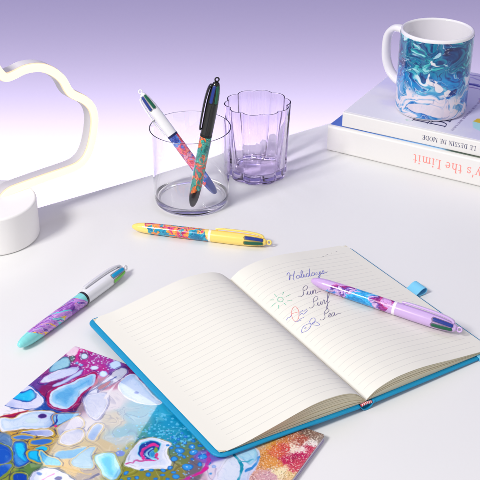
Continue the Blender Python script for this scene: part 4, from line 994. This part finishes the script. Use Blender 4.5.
    for side in (-1, 1):
        lines = (5.5, 118) if side < 0 else (4.0, 126)
        pm = paper_mat(lines)
        Wp = .1325 if side < 0 else .1363
        tab = HL if side < 0 else HR
        us = np.concatenate([np.linspace(0, .03, 22), np.linspace(.032, Wp, 34)])
        # the block: bundles of leaves, each following a share of the top curve
        nb = 13 if side < 0 else 9
        mb = MB(); uvs = []
        cuts = [k / nb for k in range(nb + 1)]
        for k in range(nb):
            g = .10 if k < nb - 1 else 0.0
            lo = cuts[k] + .004; hi = cuts[k + 1] - g / nb - (.03 if k == nb - 1 else 0)
            dv = rg.uniform(0, .0008); du = rg.uniform(-.0008, .0002) - .0012 * (nb - 1 - k) * (0.4 if side < 0 else .25)
            bulge = rg.uniform(-.25, .25) / nb
            ring_lo = []; ring_hi = []
            n = len(us)
            v = []; f = []
            for ed, vv in ((0, .0024 + dv), (1, NH - .0030 - dv)):
                for u in us:
                    uu = min(u, Wp + du) if u > Wp - .003 else u
                    if u == us[-1]: uu = Wp + du
                    h = hprof(tab, uu) - .0004
                    wob = bulge * sin(pi * min(1, uu / Wp)) * .6
                    a_, b_ = max(.0, lo + (wob if k else 0)), min(.985, hi + (wob if k < nb - 1 else 0))
                    s = side * uu
                    U_, V_ = nmap(s, vv)
                    for q in (a_, b_):
                        v.append((U_, V_, board_z(s) + .0003 + h * q))
                        uvs.append((uu * 1000, h * q * 1000))
            for i in range(n - 1):
                a0 = 2 * i
                f.append((a0, a0 + 2, a0 + 3, a0 + 1)); o_ = 2 * n
                f.append((o_ + a0, o_ + a0 + 1, o_ + a0 + 3, o_ + a0 + 2))
                f.append((a0 + 1, a0 + 3, o_ + a0 + 3, o_ + a0 + 1)); f.append((a0, o_ + a0, o_ + a0 + 2, a0 + 2))
            e = 2 * (n - 1); o_ = 2 * n
            f.append((e, o_ + e, o_ + e + 1, e + 1)); f.append((0, 1, o_ + 1, o_))
            mb.add(v, f)
        mb.build('page_block', edge_m, t, smooth=False, uvs=uvs)
        # the top leaf, with its thickness
        vs_ = np.linspace(.0016, NH - .0022, 40)
        top = []; uv2 = []
        rp = .006
        for dz in (0, -.00022):
            for vv in vs_:
                for u in us:
                    # rounded outer corners
                    uu = u
                    dy = max(0, rp - (vv - vs_[0])) if vv < NH / 2 else max(0, rp - (vs_[-1] - vv))
                    lim = Wp - (rp - sqrt(max(0, rp * rp - dy * dy)))
                    uu = min(u, lim)
                    s = side * max(uu, .0001)
                    wob = .0002 * sin(vv * 60 + side) * min(1, uu / .03)
                    U_, V_ = nmap(s, vv)
                    top.append((U_, V_, page_z(s, vv) + wob * .3 + dz)); uv2.append((uu * 1000, vv * 1000))
        n = len(us); m = len(vs_); f = []
        for j in range(m - 1):
            for i in range(n - 1):
                a0 = j * n + i; q = (a0, a0 + 1, a0 + n + 1, a0 + n)
                f.append(q); f.append(tuple(x + n * m for x in q[::-1]))
        bor = [i for i in range(n)] + [j * n + n - 1 for j in range(1, m)] + [(m - 1) * n + i for i in range(n - 2, -1, -1)] + [j * n for j in range(m - 2, 0, -1)]
        for q in range(len(bor)):
            a0, b0 = bor[q], bor[(q + 1) % len(bor)]
            f.append((a0, b0, b0 + n * m, a0 + n * m))
        pg = mesh_obj('page', top, f, pm, t, uvs=uv2, sharp=60)
        if side > 0:
            inks = dict(blue=(122, 124, 212), black=(116, 110, 146), green=(84, 200, 166), red=(244, 140, 138), grey=(218, 216, 216))
            q_ = 0
            for ink, strokes in INK.items():
                mb = MB()
                for st in strokes:
                    path = catmull(st, 6) if len(st) > 2 else st
                    pts = []
                    for u_, v_ in path:
                        s = u_ / 1000; vv = v_ / 1000
                        U_, V_ = nmap(s, vv); pts.append((U_, V_, page_z(s, vv) + .00016))
                    w = .00026
                    sw = [.62 + .55 * abs(sin(1.7 * q_ + .55 * k_)) * (.75 + .25 * sin(2.3 * k_ + q_)) for k_ in range(len(pts))]; q_ += 1
                    v, f = sweep(pts, circ(.00009, 6, w), up=(0, 0, 1), scale=sw); mb.add(v, f)
                mb.build('handwriting', plastic('ink_' + ink, inks[ink], .6), pg)
    # elastic band round the back cover, pen loop on its edge
    el = plastic('elastic', (120, 200, 236), .6, bump=.4, bscale=1500)
    ring = []
    for (v_, dz) in ((.001, .0006), (-.0010, .0003), (-.0016, -.0013), (-.0010, -.0029), (.003, -.0033), (.1, -.0031), (NH - .003, -.0033), (NH + .0010, -.0029), (NH + .0016, -.0013), (NH + .0010, .0003), (NH - .001, .0006), (.1, .0006)):
        U_, V_ = nmap(.1235, v_); ring.append((U_, V_, max(.0004, board_z(.1235) + dz)))
    v, f = sweep(ring, rrect(.0062, .0006, .0002, 2), closed=True, up=None); mesh_obj('elastic_band', v, f, el, t, sharp=40)
    sec = [(-.004, .0030), (0, .0046), (.004, .0072), (.0075, .0082), (.0102, .0074), (.0114, .0050), (.0105, .0024), (.0075, .0012), (.003, .0011), (-.004, .0012)]
    pl = catmull(sec, 4); th = .0005
    pa = []
    for i, p in enumerate(pl):
        a0 = pl[max(0, i - 1)]; b0 = pl[min(len(pl) - 1, i + 1)]; d = (b0 - a0) / (np.linalg.norm(b0 - a0) + 1e-9)
        pa.append((p, p + np.array([d[1], -d[0]]) * th))
    v = []; f = []
    for vv in (.1040, .1185):
        for p, q in pa:
            for s in (p, q):
                U_, V_ = nmap(.1408, vv); v.append((U_ + s[0], V_ + .045 * s[0], s[1]))
    n = len(pa) * 2
    for i in range(len(pa) - 1):
        a0 = 2 * i
        f += [(a0, a0 + 1, a0 + 3, a0 + 2), (n + a0, n + a0 + 2, n + a0 + 3, n + a0 + 1), (a0, a0 + 2, n + a0 + 2, n + a0), (a0 + 1, n + a0 + 1, n + a0 + 3, a0 + 3)]
    mesh_obj('pen_loop', v, f, el, t, sharp=50)
notebook()

# ------------------------------------------------------------------ books and mug
# serif capitals and lower case as strokes: (x0, y0, x1, y1, width) in cap heights
def glyphs():
    T, K, S = .035, .125, .05          # thin, thick, serif
    def arc(cx, cy, rx, ry, a0, a1, w0, w1, n=10):
        out = []
        for k in range(n):
            t0 = radians(a0 + (a1 - a0) * k / n); t1 = radians(a0 + (a1 - a0) * (k + 1) / n)
            wm = w0 + (w1 - w0) * abs(cos((t0 + t1) / 2))
            out.append((cx + rx * cos(t0), cy + ry * sin(t0), cx + rx * cos(t1), cy + ry * sin(t1), wm))
        return out
    def ser(x, y, w=.17): return (x - w, y, x + w, y, S)
    G = {}
    G['L'] = (.62, [(.14, 0, .14, 1, K), ser(.14, .98), (0, .02, .56, .02, S), (.56, .0, .56, .26, T)])
    G['E'] = (.66, [(.14, 0, .14, 1, K), (0, .98, .54, .98, S), (0, .02, .58, .02, S), (.14, .52, .42, .52, T), (.54, .98, .54, .76, T), (.58, .02, .58, .25, T), (.42, .42, .42, .62, T)])
    G['D'] = (.80, [(.14, 0, .14, 1, K), (0, .98, .34, .98, S), (0, .02, .34, .02, S)] + arc(.33, .5, .36, .48, -90, 90, T, K))
    G['S'] = (.58, arc(.28, .74, .21, .24, 20, 270, T, K * .8) + arc(.28, .26, .23, .24, 90, -160, T, K * .8) + [(.5, .76, .5, 1, T), (.05, .02, .05, .26, T)])
    G['I'] = (.34, [(.16, 0, .16, 1, K), ser(.16, .98), ser(.16, .02)])
    G['N'] = (.86, [(.14, 0, .14, 1, T), (.70, 0, .70, 1, T), (.12, 1, .70, .0, K), ser(.14, .02, .13), ser(.70, .98, .13), (0, .98, .2, .98, S)])
    G['M'] = (1.0, [(.13, 0, .13, 1, T), (.84, 0, .84, 1, K), (.13, 1, .48, .05, K), (.48, .05, .84, 1, T), ser(.13, .02, .13), ser(.84, .02), (0, .98, .16, .98, S), (.82, .98, 1.0, .98, S)])
    G['O'] = (.86, arc(.40, .5, .33, .48, 0, 360, T, K, 22))
    x = .66; K2, T2 = .105, .06
    G['t'] = (.46, [(.18, .12, .18, .92, K2), (.02, x - .03, .40, x - .03, T2)] + arc(.30, .14, .12, .12, 180, 320, T2, K2, 6))
    G['h'] = (.72, [(.14, 0, .14, 1.02, K2), (.52, 0, .52, .42, K2), (0, .99, .14, .99, T2), ser(.14, .03, .14), ser(.52, .03, .14)] + arc(.33, .42, .19, .22, 0, 180, T2, K2, 8))
    G['e'] = (.60, [(.09, .36, .48, .36, T2)] + arc(.29, .33, .21, .31, 5, 315, T2, K2, 16))
    G['i'] = (.36, [(.16, 0, .16, x, K2), (.03, x - .03, .16, x - .03, T2), ser(.16, .03, .14), (.16, .84, .16, .96, .13)])
    G['m'] = (1.08, [(.14, 0, .14, x, K2), (0, x - .03, .14, x - .03, T2), (.50, 0, .50, .44, K2), (.86, 0, .86, .44, K2), ser(.14, .03, .13), ser(.5, .03, .12), ser(.86, .03, .13)] + arc(.32, .44, .18, .20, 0, 180, T2, K2, 8) + arc(.68, .44, .18, .20, 0, 180, T2, K2, 8))
    G['s'] = (.52, arc(.25, .49, .15, .16, 30, 270, T2, K2 * .9, 8) + arc(.25, .18, .17, .16, 90, -150, T2, K2 * .9, 8) + [(.41, .46, .41, .64, T2), (.08, .02, .08, .2, T2)])
    G['y'] = (.66, [(.10, x, .32, .02, K2), (.56, x, .32, .02, T2), (.32, .02, .22, -.24, T2), (.22, -.24, .06, -.26, K2), ser(.10, x - .03, .12), ser(.56, x - .03, .12)])
    G['k'] = (.68, [(.14, 0, .14, 1.02, K2), (0, .99, .14, .99, T2), (.18, .28, .50, x - .03, T2), (.26, .36, .56, .02, K2), ser(.14, .03, .14), ser(.5, x - .03, .12), ser(.56, .03, .12)])
    G['l'] = (.36, [(.16, 0, .16, 1.02, K2)])
    G["'"] = (.26, [(.12, .76, .14, 1.02, .10)])
    G[' '] = (.34, [])
    return G
GLY = glyphs()
def lettering(text, h, origin, ex, ey, en, track=.04, start=0.0, xs=1.0, lift=.00006):
    """flat ink strokes: ex reading direction, ey up, en off the surface."""
    o = np.array(origin, float); ex = np.array(ex, float); ey = np.array(ey, float); en = np.array(en, float)
    x = start; mb = MB(); q = 0
    for ch in text:
        adv, st = GLY[ch]
        for x0, y0, x1, y1, w in st:
            p = np.array([x + x0 * xs, y0]); r = np.array([x + x1 * xs, y1]); d = r - p
            l_ = np.linalg.norm(d); d = d / (l_ + 1e-9); nn = np.array([-d[1], d[0]]) * w / 2
            e = d * (w * .18 if w > .055 else .012)
            quad = [p - e + nn, p - e - nn, r + e - nn, r + e + nn]
            z = lift + (q % 40) * .0000012; q += 1
            vs = []
            for zz in (0, z):
                for k in quad:
                    vs.append(tuple(o + ex * (k[0] * h) + ey * (k[1] * h) + en * zz))
            mb.add(vs, [(0, 1, 2, 3), (7, 6, 5, 4), (0, 4, 5, 1), (1, 5, 6, 2), (2, 6, 7, 3), (3, 7, 4, 0)])
        x += adv * xs + track
    return mb, x

def book_shell(W_, D_, T_, bt, r=.0022):
    """hard case: front and back boards and a spine along y = 0, one swept profile."""
    out = []
    n = 6
    prof = [(D_, T_)]
    for k in range(n + 1):
        a = radians(90 + 90 * k / n); prof.append((r + r * cos(a), T_ - r + r * sin(a)))
    for k in range(n + 1):
        a = radians(180 + 90 * k / n); prof.append((r + r * cos(a), r + r * sin(a)))
    prof.append((D_, 0)); prof.append((D_, bt)); 
    prof += [(bt + .0008, bt), (bt + .0008, T_ - bt), (D_, T_ - bt)]
    m = len(prof); v = []; f = []
    xs = [0, .0004, .0012, W_ - .0012, W_ - .0004, W_]
    for i, x in enumerate(xs):
        s = {0: .0009, 1: .0002, 5: .0009, 4: .0002}.get(i, 0)
        for y, z in prof:
            # soften the outer ends a little
            zz = z + (s if z < .0001 else (-s if z > T_ - .0001 else 0)); yy = y + (s if y < .0001 else 0)
            v.append((x, yy, zz))
    for i in range(len(xs) - 1):
        for k in range(m):
            k2 = (k + 1) % m
            f.append((i * m + k, i * m + k2, (i + 1) * m + k2, (i + 1) * m + k))
    f.append(tuple(range(m))); f.append(tuple((len(xs) - 1) * m + k for k in range(m - 1, -1, -1)))
    return v, f

def books():
    white = plastic('book_white', (232, 230, 228), .38, spec=.4)
    paper = plastic('book_pages', (226, 220, 206), .8)
    # lower book
    M1 = Matrix.Translation((.1036, 1.1428, .0003)) @ Matrix.Rotation(radians(-30.5), 4, 'Z')
    t1 = thing('hardback_book', 'thick white hardback with coral lettering on its spine, at the bottom of the pile', 'book', mat=M1)
    W1, D1, T1 = .300, .235, .0322
    v, f = book_shell(W1, D1, T1, .0026, .0030); case = mesh_obj('cover', v, f, white, t1, sharp=35)
    v, f = slab(rounded_outline(.004, .006, W1 - .004, D1 - .004, .0005, 2), .0027, T1 - .0027, .0002); mesh_obj('pages', v, f, paper, t1, smooth=False)
    # photographic front: sky with a grey-green ridge further along
    sk, nt, b = mat_new('sky_cover_print')
    tc = nt.nodes.new('ShaderNodeTexCoord'); sp = nt.nodes.new('ShaderNodeSeparateXYZ'); nt.links.new(tc.outputs['Object'], sp.inputs[0])
    n1 = nt.nodes.new('ShaderNodeTexNoise'); n1.inputs['Scale'].default_value = 60; n1.inputs['Detail'].default_value = 6; nt.links.new(tc.outputs['Object'], n1.inputs['Vector'])
    add = nt.nodes.new('ShaderNodeMath'); add.operation = 'MULTIPLY_ADD'; add.inputs[1].default_value = .02; nt.links.new(n1.outputs['Fac'], add.inputs[0]); nt.links.new(sp.outputs[0], add.inputs[2])
    r = nt.nodes.new('ShaderNodeValToRGB'); e = r.color_ramp.elements
    e[0].position = 0; e[0].color = lin((70, 100, 190)); e[1].position = .3; e[1].color = lin((150, 155, 150))
    for p, c in ((.045, (100, 140, 218)), (.11, (140, 186, 238)), (.152, (170, 210, 244)), (.158, (90, 110, 100)), (.2, (126, 134, 120))):
        q = e.new(p); q.color = lin(c)
    nt.links.new(add.outputs[0], r.inputs[0]); nt.links.new(r.outputs[0], b.inputs['Base Color']); b.inputs['Roughness'].default_value = .3
    v, f = slab(rounded_outline(.0012, .0052, W1 - .0012, D1 - .001, .0006, 2), T1 - .0002, T1 + .00025, .0001); mesh_obj('front_picture', v, f, sk, t1, smooth=False)
    coral = plastic('coral_ink', (246, 146, 138), .5)
    mb, _ = lettering("Sky's the Limit", .0112, (.2050, -.00001, .0214), (-1, 0, 0), (0, 0, -1), (0, -1, 0), track=.08, xs=.92)
    mb.build('title', coral, t1, smooth=False)
    # upper book
    M2 = Matrix.Translation((.1199, 1.1390, .0330)) @ Matrix.Rotation(radians(-29.8), 4, 'Z')
    t2 = thing('hardback_book', 'thinner white hardback with navy lettering on its spine, directly under the mug', 'book', mat=M2)
    W2, D2, T2 = .290, .200, .0180
    v, f = book_shell(W2, D2, T2, .0022, .0018); mesh_obj('cover', v, f, white, t2, sharp=35)
    v, f = slab(rounded_outline(.004, .005, W2 - .004, D2 - .004, .0005, 2), .0023, T2 - .0023, .0002); mesh_obj('pages', v, f, paper, t2, smooth=False)
    # cover art sheet
    nx, ny = 291, 194
    x = np.linspace(.0012, W2 - .0012, nx); y = np.linspace(.004, D2 - .001, ny)
    X, Y = np.meshgrid(x * 1000, y * 1000)
    n = fbm(X * .03, Y * .03, 5, 4)
    c = np.broadcast_to(np.array([232., 230, 238]), X.shape + (3,)).copy()
    c = mixc(c, (206, 204, 236), sst(30, 70, X * .35 + Y * .55 + 26 * n) * .85)  # lilac wash, in part the mug's shadow put into the colour
    wx = X + 6 * fbm(X * .05, Y * .05, 3, 3); wy = Y + 5 * fbm(X * .05, Y * .05, 13, 3)
    for pts, w, col, al in (
            ([(84, 192), (98, 190), (120, 187), (150, 180)], 1.6, (96, 84, 170), .7),
            ([(98, 158), (112, 157), (130, 150), (150, 140)], 4.2, (50, 54, 150), .95), ([(96, 162), (120, 160), (150, 150)], 2, (70, 70, 170), .6),
            ([(92, 148), (106, 149), (120, 145), (150, 132)], 1.3, (120, 90, 170), .7), ([(90, 182), (110, 178), (130, 176)], 1.0, (130, 120, 200), .6),
            ([(97, 96), (100, 90), (104, 88), (105, 92)], 1.2, (60, 60, 110), .8), ([(124, 118), (140, 108), (160, 104)], 3, (150, 120, 190), .7),
            ([(128, 112), (142, 102), (165, 96)], 2, (236, 170, 160), .6)):
        d = line_dist(wx, wy, [tuple(p) for p in catmull(pts, 6)])
        ww = w * (1 + .5 * fbm(X * .2, Y * .2, 9, 2))
        c = mixc(c, col, (1 - sst(ww * .4, ww * .4 + 1.2, d)) * al)
    # turquoise round shape with a yellow cap
    d = poly_sdf(wx * .3 + X * .7, wy * .3 + Y * .7, [(143, 60), (142, 48), (147, 34), (158, 28), (175, 28), (190, 40), (190, 62), (165, 70)])
    c = mixc(c, (166, 218, 228), 1 - sst(-.5, .5, d))
    c = mixc(c, (214, 182, 30), (1 - sst(-.5, .5, d)) * sst(-1, 1, Y - 50 + .12 * (X - 143)))
    # small text column that runs away from the spine
    k = (np.abs(X - 129.5) < 1.5) & (Y > 14) & (Y < 120)
    tx = noise3(X * .2, Y * 1.1, 2.5) > -.05
    c = mixc(c, (126, 116, 160), (k & tx).astype(float) * .75)
    k = (np.abs(X - 76) < 4) & (Y > 14) & (Y < 19)
    c = mixc(c, (150, 200, 170), (k & (noise3(X * .9, Y * .6, 7) > 0)).astype(float) * .6)
    z = np.full(X.shape, T2 + .0002)
    v = np.stack([X / 1000, Y / 1000, z], -1).reshape(-1, 3); f = [(j * nx + i, j * nx + i + 1, (j + 1) * nx + i + 1, (j + 1) * nx + i) for j in range(ny - 1) for i in range(nx - 1)]
    v = list(map(tuple, v)); cols = lin_arr(c).reshape(-1, 3)
    bor = [i for i in range(nx)] + [j * nx + nx - 1 for j in range(1, ny)] + [(ny - 1) * nx + i for i in range(nx - 2, -1, -1)] + [j * nx for j in range(ny - 2, 0, -1)]
    low = []
    for q in bor:
        v.append((v[q][0], v[q][1], T2 - .0001)); low.append(len(v) - 1)
    cols = np.concatenate([cols, cols[bor]])
    for q in range(len(bor)):
        f.append((bor[q], low[q], low[(q + 1) % len(bor)], bor[(q + 1) % len(bor)]))
    mesh_obj('front_picture', v, f, printed('fashion_cover_print', .35), t2, smooth=False, colors=cols)
    navy = plastic('navy_ink', (44, 46, 96), .5)
    mb, _ = lettering('LE DESSIN DE MODE', .0054, (.1628, -.00001, .0116), (-1, 0, 0), (0, 0, -1), (0, -1, 0), track=.10, xs=.92)
    mb.build('title', navy, t2, smooth=False)
    mb = MB()
    for tx_, ox, oy, sp_ in (('LE', .0985, .0180, 0), ('DESSIN', .1190, .0180, 0)):
        m_, _ = lettering(tx_, .0185, (ox, oy, T2 + .00021), (0, 1, 0), (-1, 0, 0), (0, 0, 1), track=.07)
        mb.add(m_.v, m_.f)
    mb.build('cover_title', navy, t2, smooth=False)
books()

def mug():
    Rm, Hm = .0415, .0973
    a = radians(133)
    Mw = Matrix.Translation((.2240, 1.1495, .05135)) @ Matrix.Rotation(a, 4, 'Z')       # local x: handle side
    t = thing('mug', 'white ceramic mug with a blue marbled print, standing on the pile of books', 'mug', mat=Mw)
    cer = plastic('white_ceramic', (236, 234, 238), .12, coat=.5)
    w = .0036
    prof = [(0, .0022), (Rm - .010, .0018), (Rm - .006, .0002), (Rm - .0040, .0002), (Rm - .0016, .0014), (Rm - .0004, .0036), (Rm, .0065), (Rm, Hm - .0020), (Rm - .0005, Hm - .0006), (Rm - .0016, Hm), (Rm - .0026, Hm - .0003),
            (Rm - w, Hm - .0018), (Rm - w, .012), (Rm - w - .003, .0062), (Rm - .012, .0048), (0, .0046)]
    v, f = lathe(prof, 128); mesh_obj('body', v, f, cer, t)
    # handle
    hp = catmull([(Rm - .0025, 0, .0800), (Rm + .008, 0, .0845), (Rm + .0200, 0, .0830), (Rm + .0285, 0, .0735), (Rm + .0305, 0, .0580), (Rm + .0285, 0, .0420), (Rm + .0215, 0, .0290), (Rm + .010, 0, .0215), (Rm - .0025, 0, .0200)], 8)
    kk = np.interp(np.linspace(0, 1, len(hp)), [0, .1, .25, .75, .9, 1], [1.25, 1.05, 1, 1, 1.05, 1.25])
    v, f = sweep(hp, [(.0068 * cos(q), .0044 * sin(q)) for q in np.linspace(0, 2 * pi, 20, endpoint=False)], up=(0, 1, 0) if False else None, scale=kk)
    mesh_obj('handle', v, f, cer, t)
    # printed wrap
    na, nz = 620, 240
    ang = np.linspace(radians(27), radians(333), na); zz = np.linspace(.0034, Hm - .0038, nz)
    A_, Z_ = np.meshgrid(ang, zz)
    S = A_ * Rm * 1000; Zm = Z_ * 1000                       # arc length and height in mm
    q1 = fbm(S * .024, Zm * .030, 2, 3); q2 = fbm(S * .024 + 50, Zm * .030, 8, 3)
    wx = S + 24 * q1; wy = Zm + 20 * q2
    r1 = fbm(wx * .036, wy * .055, 5, 3); r2 = fbm(wx * .036 + 30, wy * .055, 15, 3)
    ux_ = wx + 22 * r1; uy_ = wy + 18 * r2
    tt = 1.1 * fbm(ux_ * .032, uy_ * .055, 11, 4)
    h = Zm / 98.7
    c = ramp(tt, [(-.60, (10, 26, 80)), (-.40, (12, 52, 126)), (-.24, (14, 100, 184)), (-.10, (20, 146, 208)), (.02, (14, 112, 186)), (.12, (16, 70, 150)), (.20, (24, 140, 190)), (.30, (110, 196, 224)), (.42, (226, 226, 236)), (.7, (236, 228, 236))])
    up_ = ramp(tt, [(-.6, (14, 20, 66)), (-.35, (14, 44, 104)), (-.15, (10, 92, 146)), (0, (14, 134, 160)), (.15, (12, 76, 132)), (.28, (20, 156, 164)), (.42, (130, 206, 214)), (.6, (222, 232, 236))])
    c = mixc(c, up_, sst(.5, .68, h + .12 * q1))
    lowc = ramp(tt, [(-.6, (16, 60, 150)), (-.34, (24, 116, 196)), (-.2, (90, 160, 214)), (-.08, (226, 216, 226)), (.1, (232, 218, 226)), (.2, (120, 170, 216)), (.28, (30, 128, 190)), (.4, (222, 214, 226)), (.7, (234, 226, 230))])
    c = mixc(c, lowc, 1 - sst(.28, .44, h + .16 * q2 + .06 * r1))
    vein = np.abs(fbm(ux_ * .05, uy_ * .08, 31, 3))
    c = mixc(c, (222, 222, 236), (1 - sst(.010, .045, vein)) * .7 * sst(-.3, .3, q1 + .25 - .4 * h + .1))
    vein2 = np.abs(fbm(ux_ * .05 + 9, uy_ * .075, 41, 3))
    c = mixc(c, (12, 30, 92), (1 - sst(.015, .06, vein2)) * .65 * sst(.3, .6, h))
    # a few white islands
    def isl(pts, col=(236, 226, 230)):
        nonlocal c
        d = poly_sdf(S + .30 * (ux_ - S), Zm + .30 * (uy_ - Zm), [tuple(p) for p in catmull(pts, 6, True)]) + 2.2 * fbm(ux_ * .09, uy_ * .12, 91, 3)
        c = mixc(c, c * .45 + np.array([8, 24, 70]), (1 - sst(.1, 1.6, d)) * .55 * sst(-.1, .2, fbm(S * .1, Zm * .1, 95, 2) + .1))
        c = mixc(c, col, (1 - sst(-.35, .35, d)) * .93)
        c = mixc(c, (150, 170, 214), (1 - sst(-.3, .3, d)) * sst(.12, .3, fbm(ux_ * .09, uy_ * .16, 97, 3)) * .6)
    s0 = radians(259 - 133) * Rm * 1000                        # arc position facing the viewer
    isl([(s0 + 10, 37), (s0 + 14, 40.5), (s0 + 18.5, 38), (s0 + 18, 33.5), (s0 + 24, 30.5), (s0 + 16, 31.5), (s0 + 11.5, 32.5)])
    isl([(s0 - 6, 60), (s0 - 3.5, 56), (s0 - 4, 50), (s0 + 1, 47), (s0 + 3, 43), (s0 - 3, 43.5), (s0 - 7, 49), (s0 - 6, 55)])
    isl([(s0 + 2, 50), (s0 + 7, 44), (s0 + 6, 38), (s0 + 1, 40)])
    isl([(s0 + 2, 76), (s0 + 5, 80), (s0 + 4, 84), (s0 - 1, 82), (s0 - 2, 77)], (170, 214, 226))
    isl([(s0 - 5, 73), (s0 + 2, 70), (s0 + 6, 68), (s0 + 2, 68), (s0 - 4, 71)])
    isl([(s0 + 7, 71), (s0 + 13, 69), (s0 + 13, 67), (s0 + 8, 69)], (190, 220, 226))
    isl([(s0 + 0, 30), (s0 + 12, 28), (s0 + 22, 20), (s0 + 20, 11), (s0 + 8, 9), (s0 - 12, 10), (s0 - 26, 13), (s0 - 14, 17), (s0 - 2, 20)], (228, 214, 224))
    v = []; Rp = Rm + .00018
    Rz = Rp - .00042 * np.clip((.0065 - Z_) / .0029, 0, 1)
    v = np.stack([Rz * np.cos(A_), Rz * np.sin(A_), Z_], -1).reshape(-1, 3)
    f = [(j * na + i, j * na + i + 1, (j + 1) * na + i + 1, (j + 1) * na + i) for j in range(nz - 1) for i in range(na - 1)]
    v = list(map(tuple, v)); bor = [i for i in range(na)] + [j * na + na - 1 for j in range(1, nz)] + [(nz - 1) * na + i for i in range(na - 2, -1, -1)] + [j * na for j in range(nz - 2, 0, -1)]
    low = []
    for q in bor:
        p = np.array(v[q]); p[:2] *= (Rm - .0008) / Rp; v.append(tuple(p)); low.append(len(v) - 1)
    cols = lin_arr(c).reshape(-1, 3); cols = np.concatenate([cols, cols[bor]])
    for q in range(len(bor)):
        f.append((bor[q], low[q], low[(q + 1) % len(bor)], bor[(q + 1) % len(bor)]))
    mesh_obj('printed_wrap', v, f, printed('mug_print', .14, coat=.4), t, colors=cols)
mug()
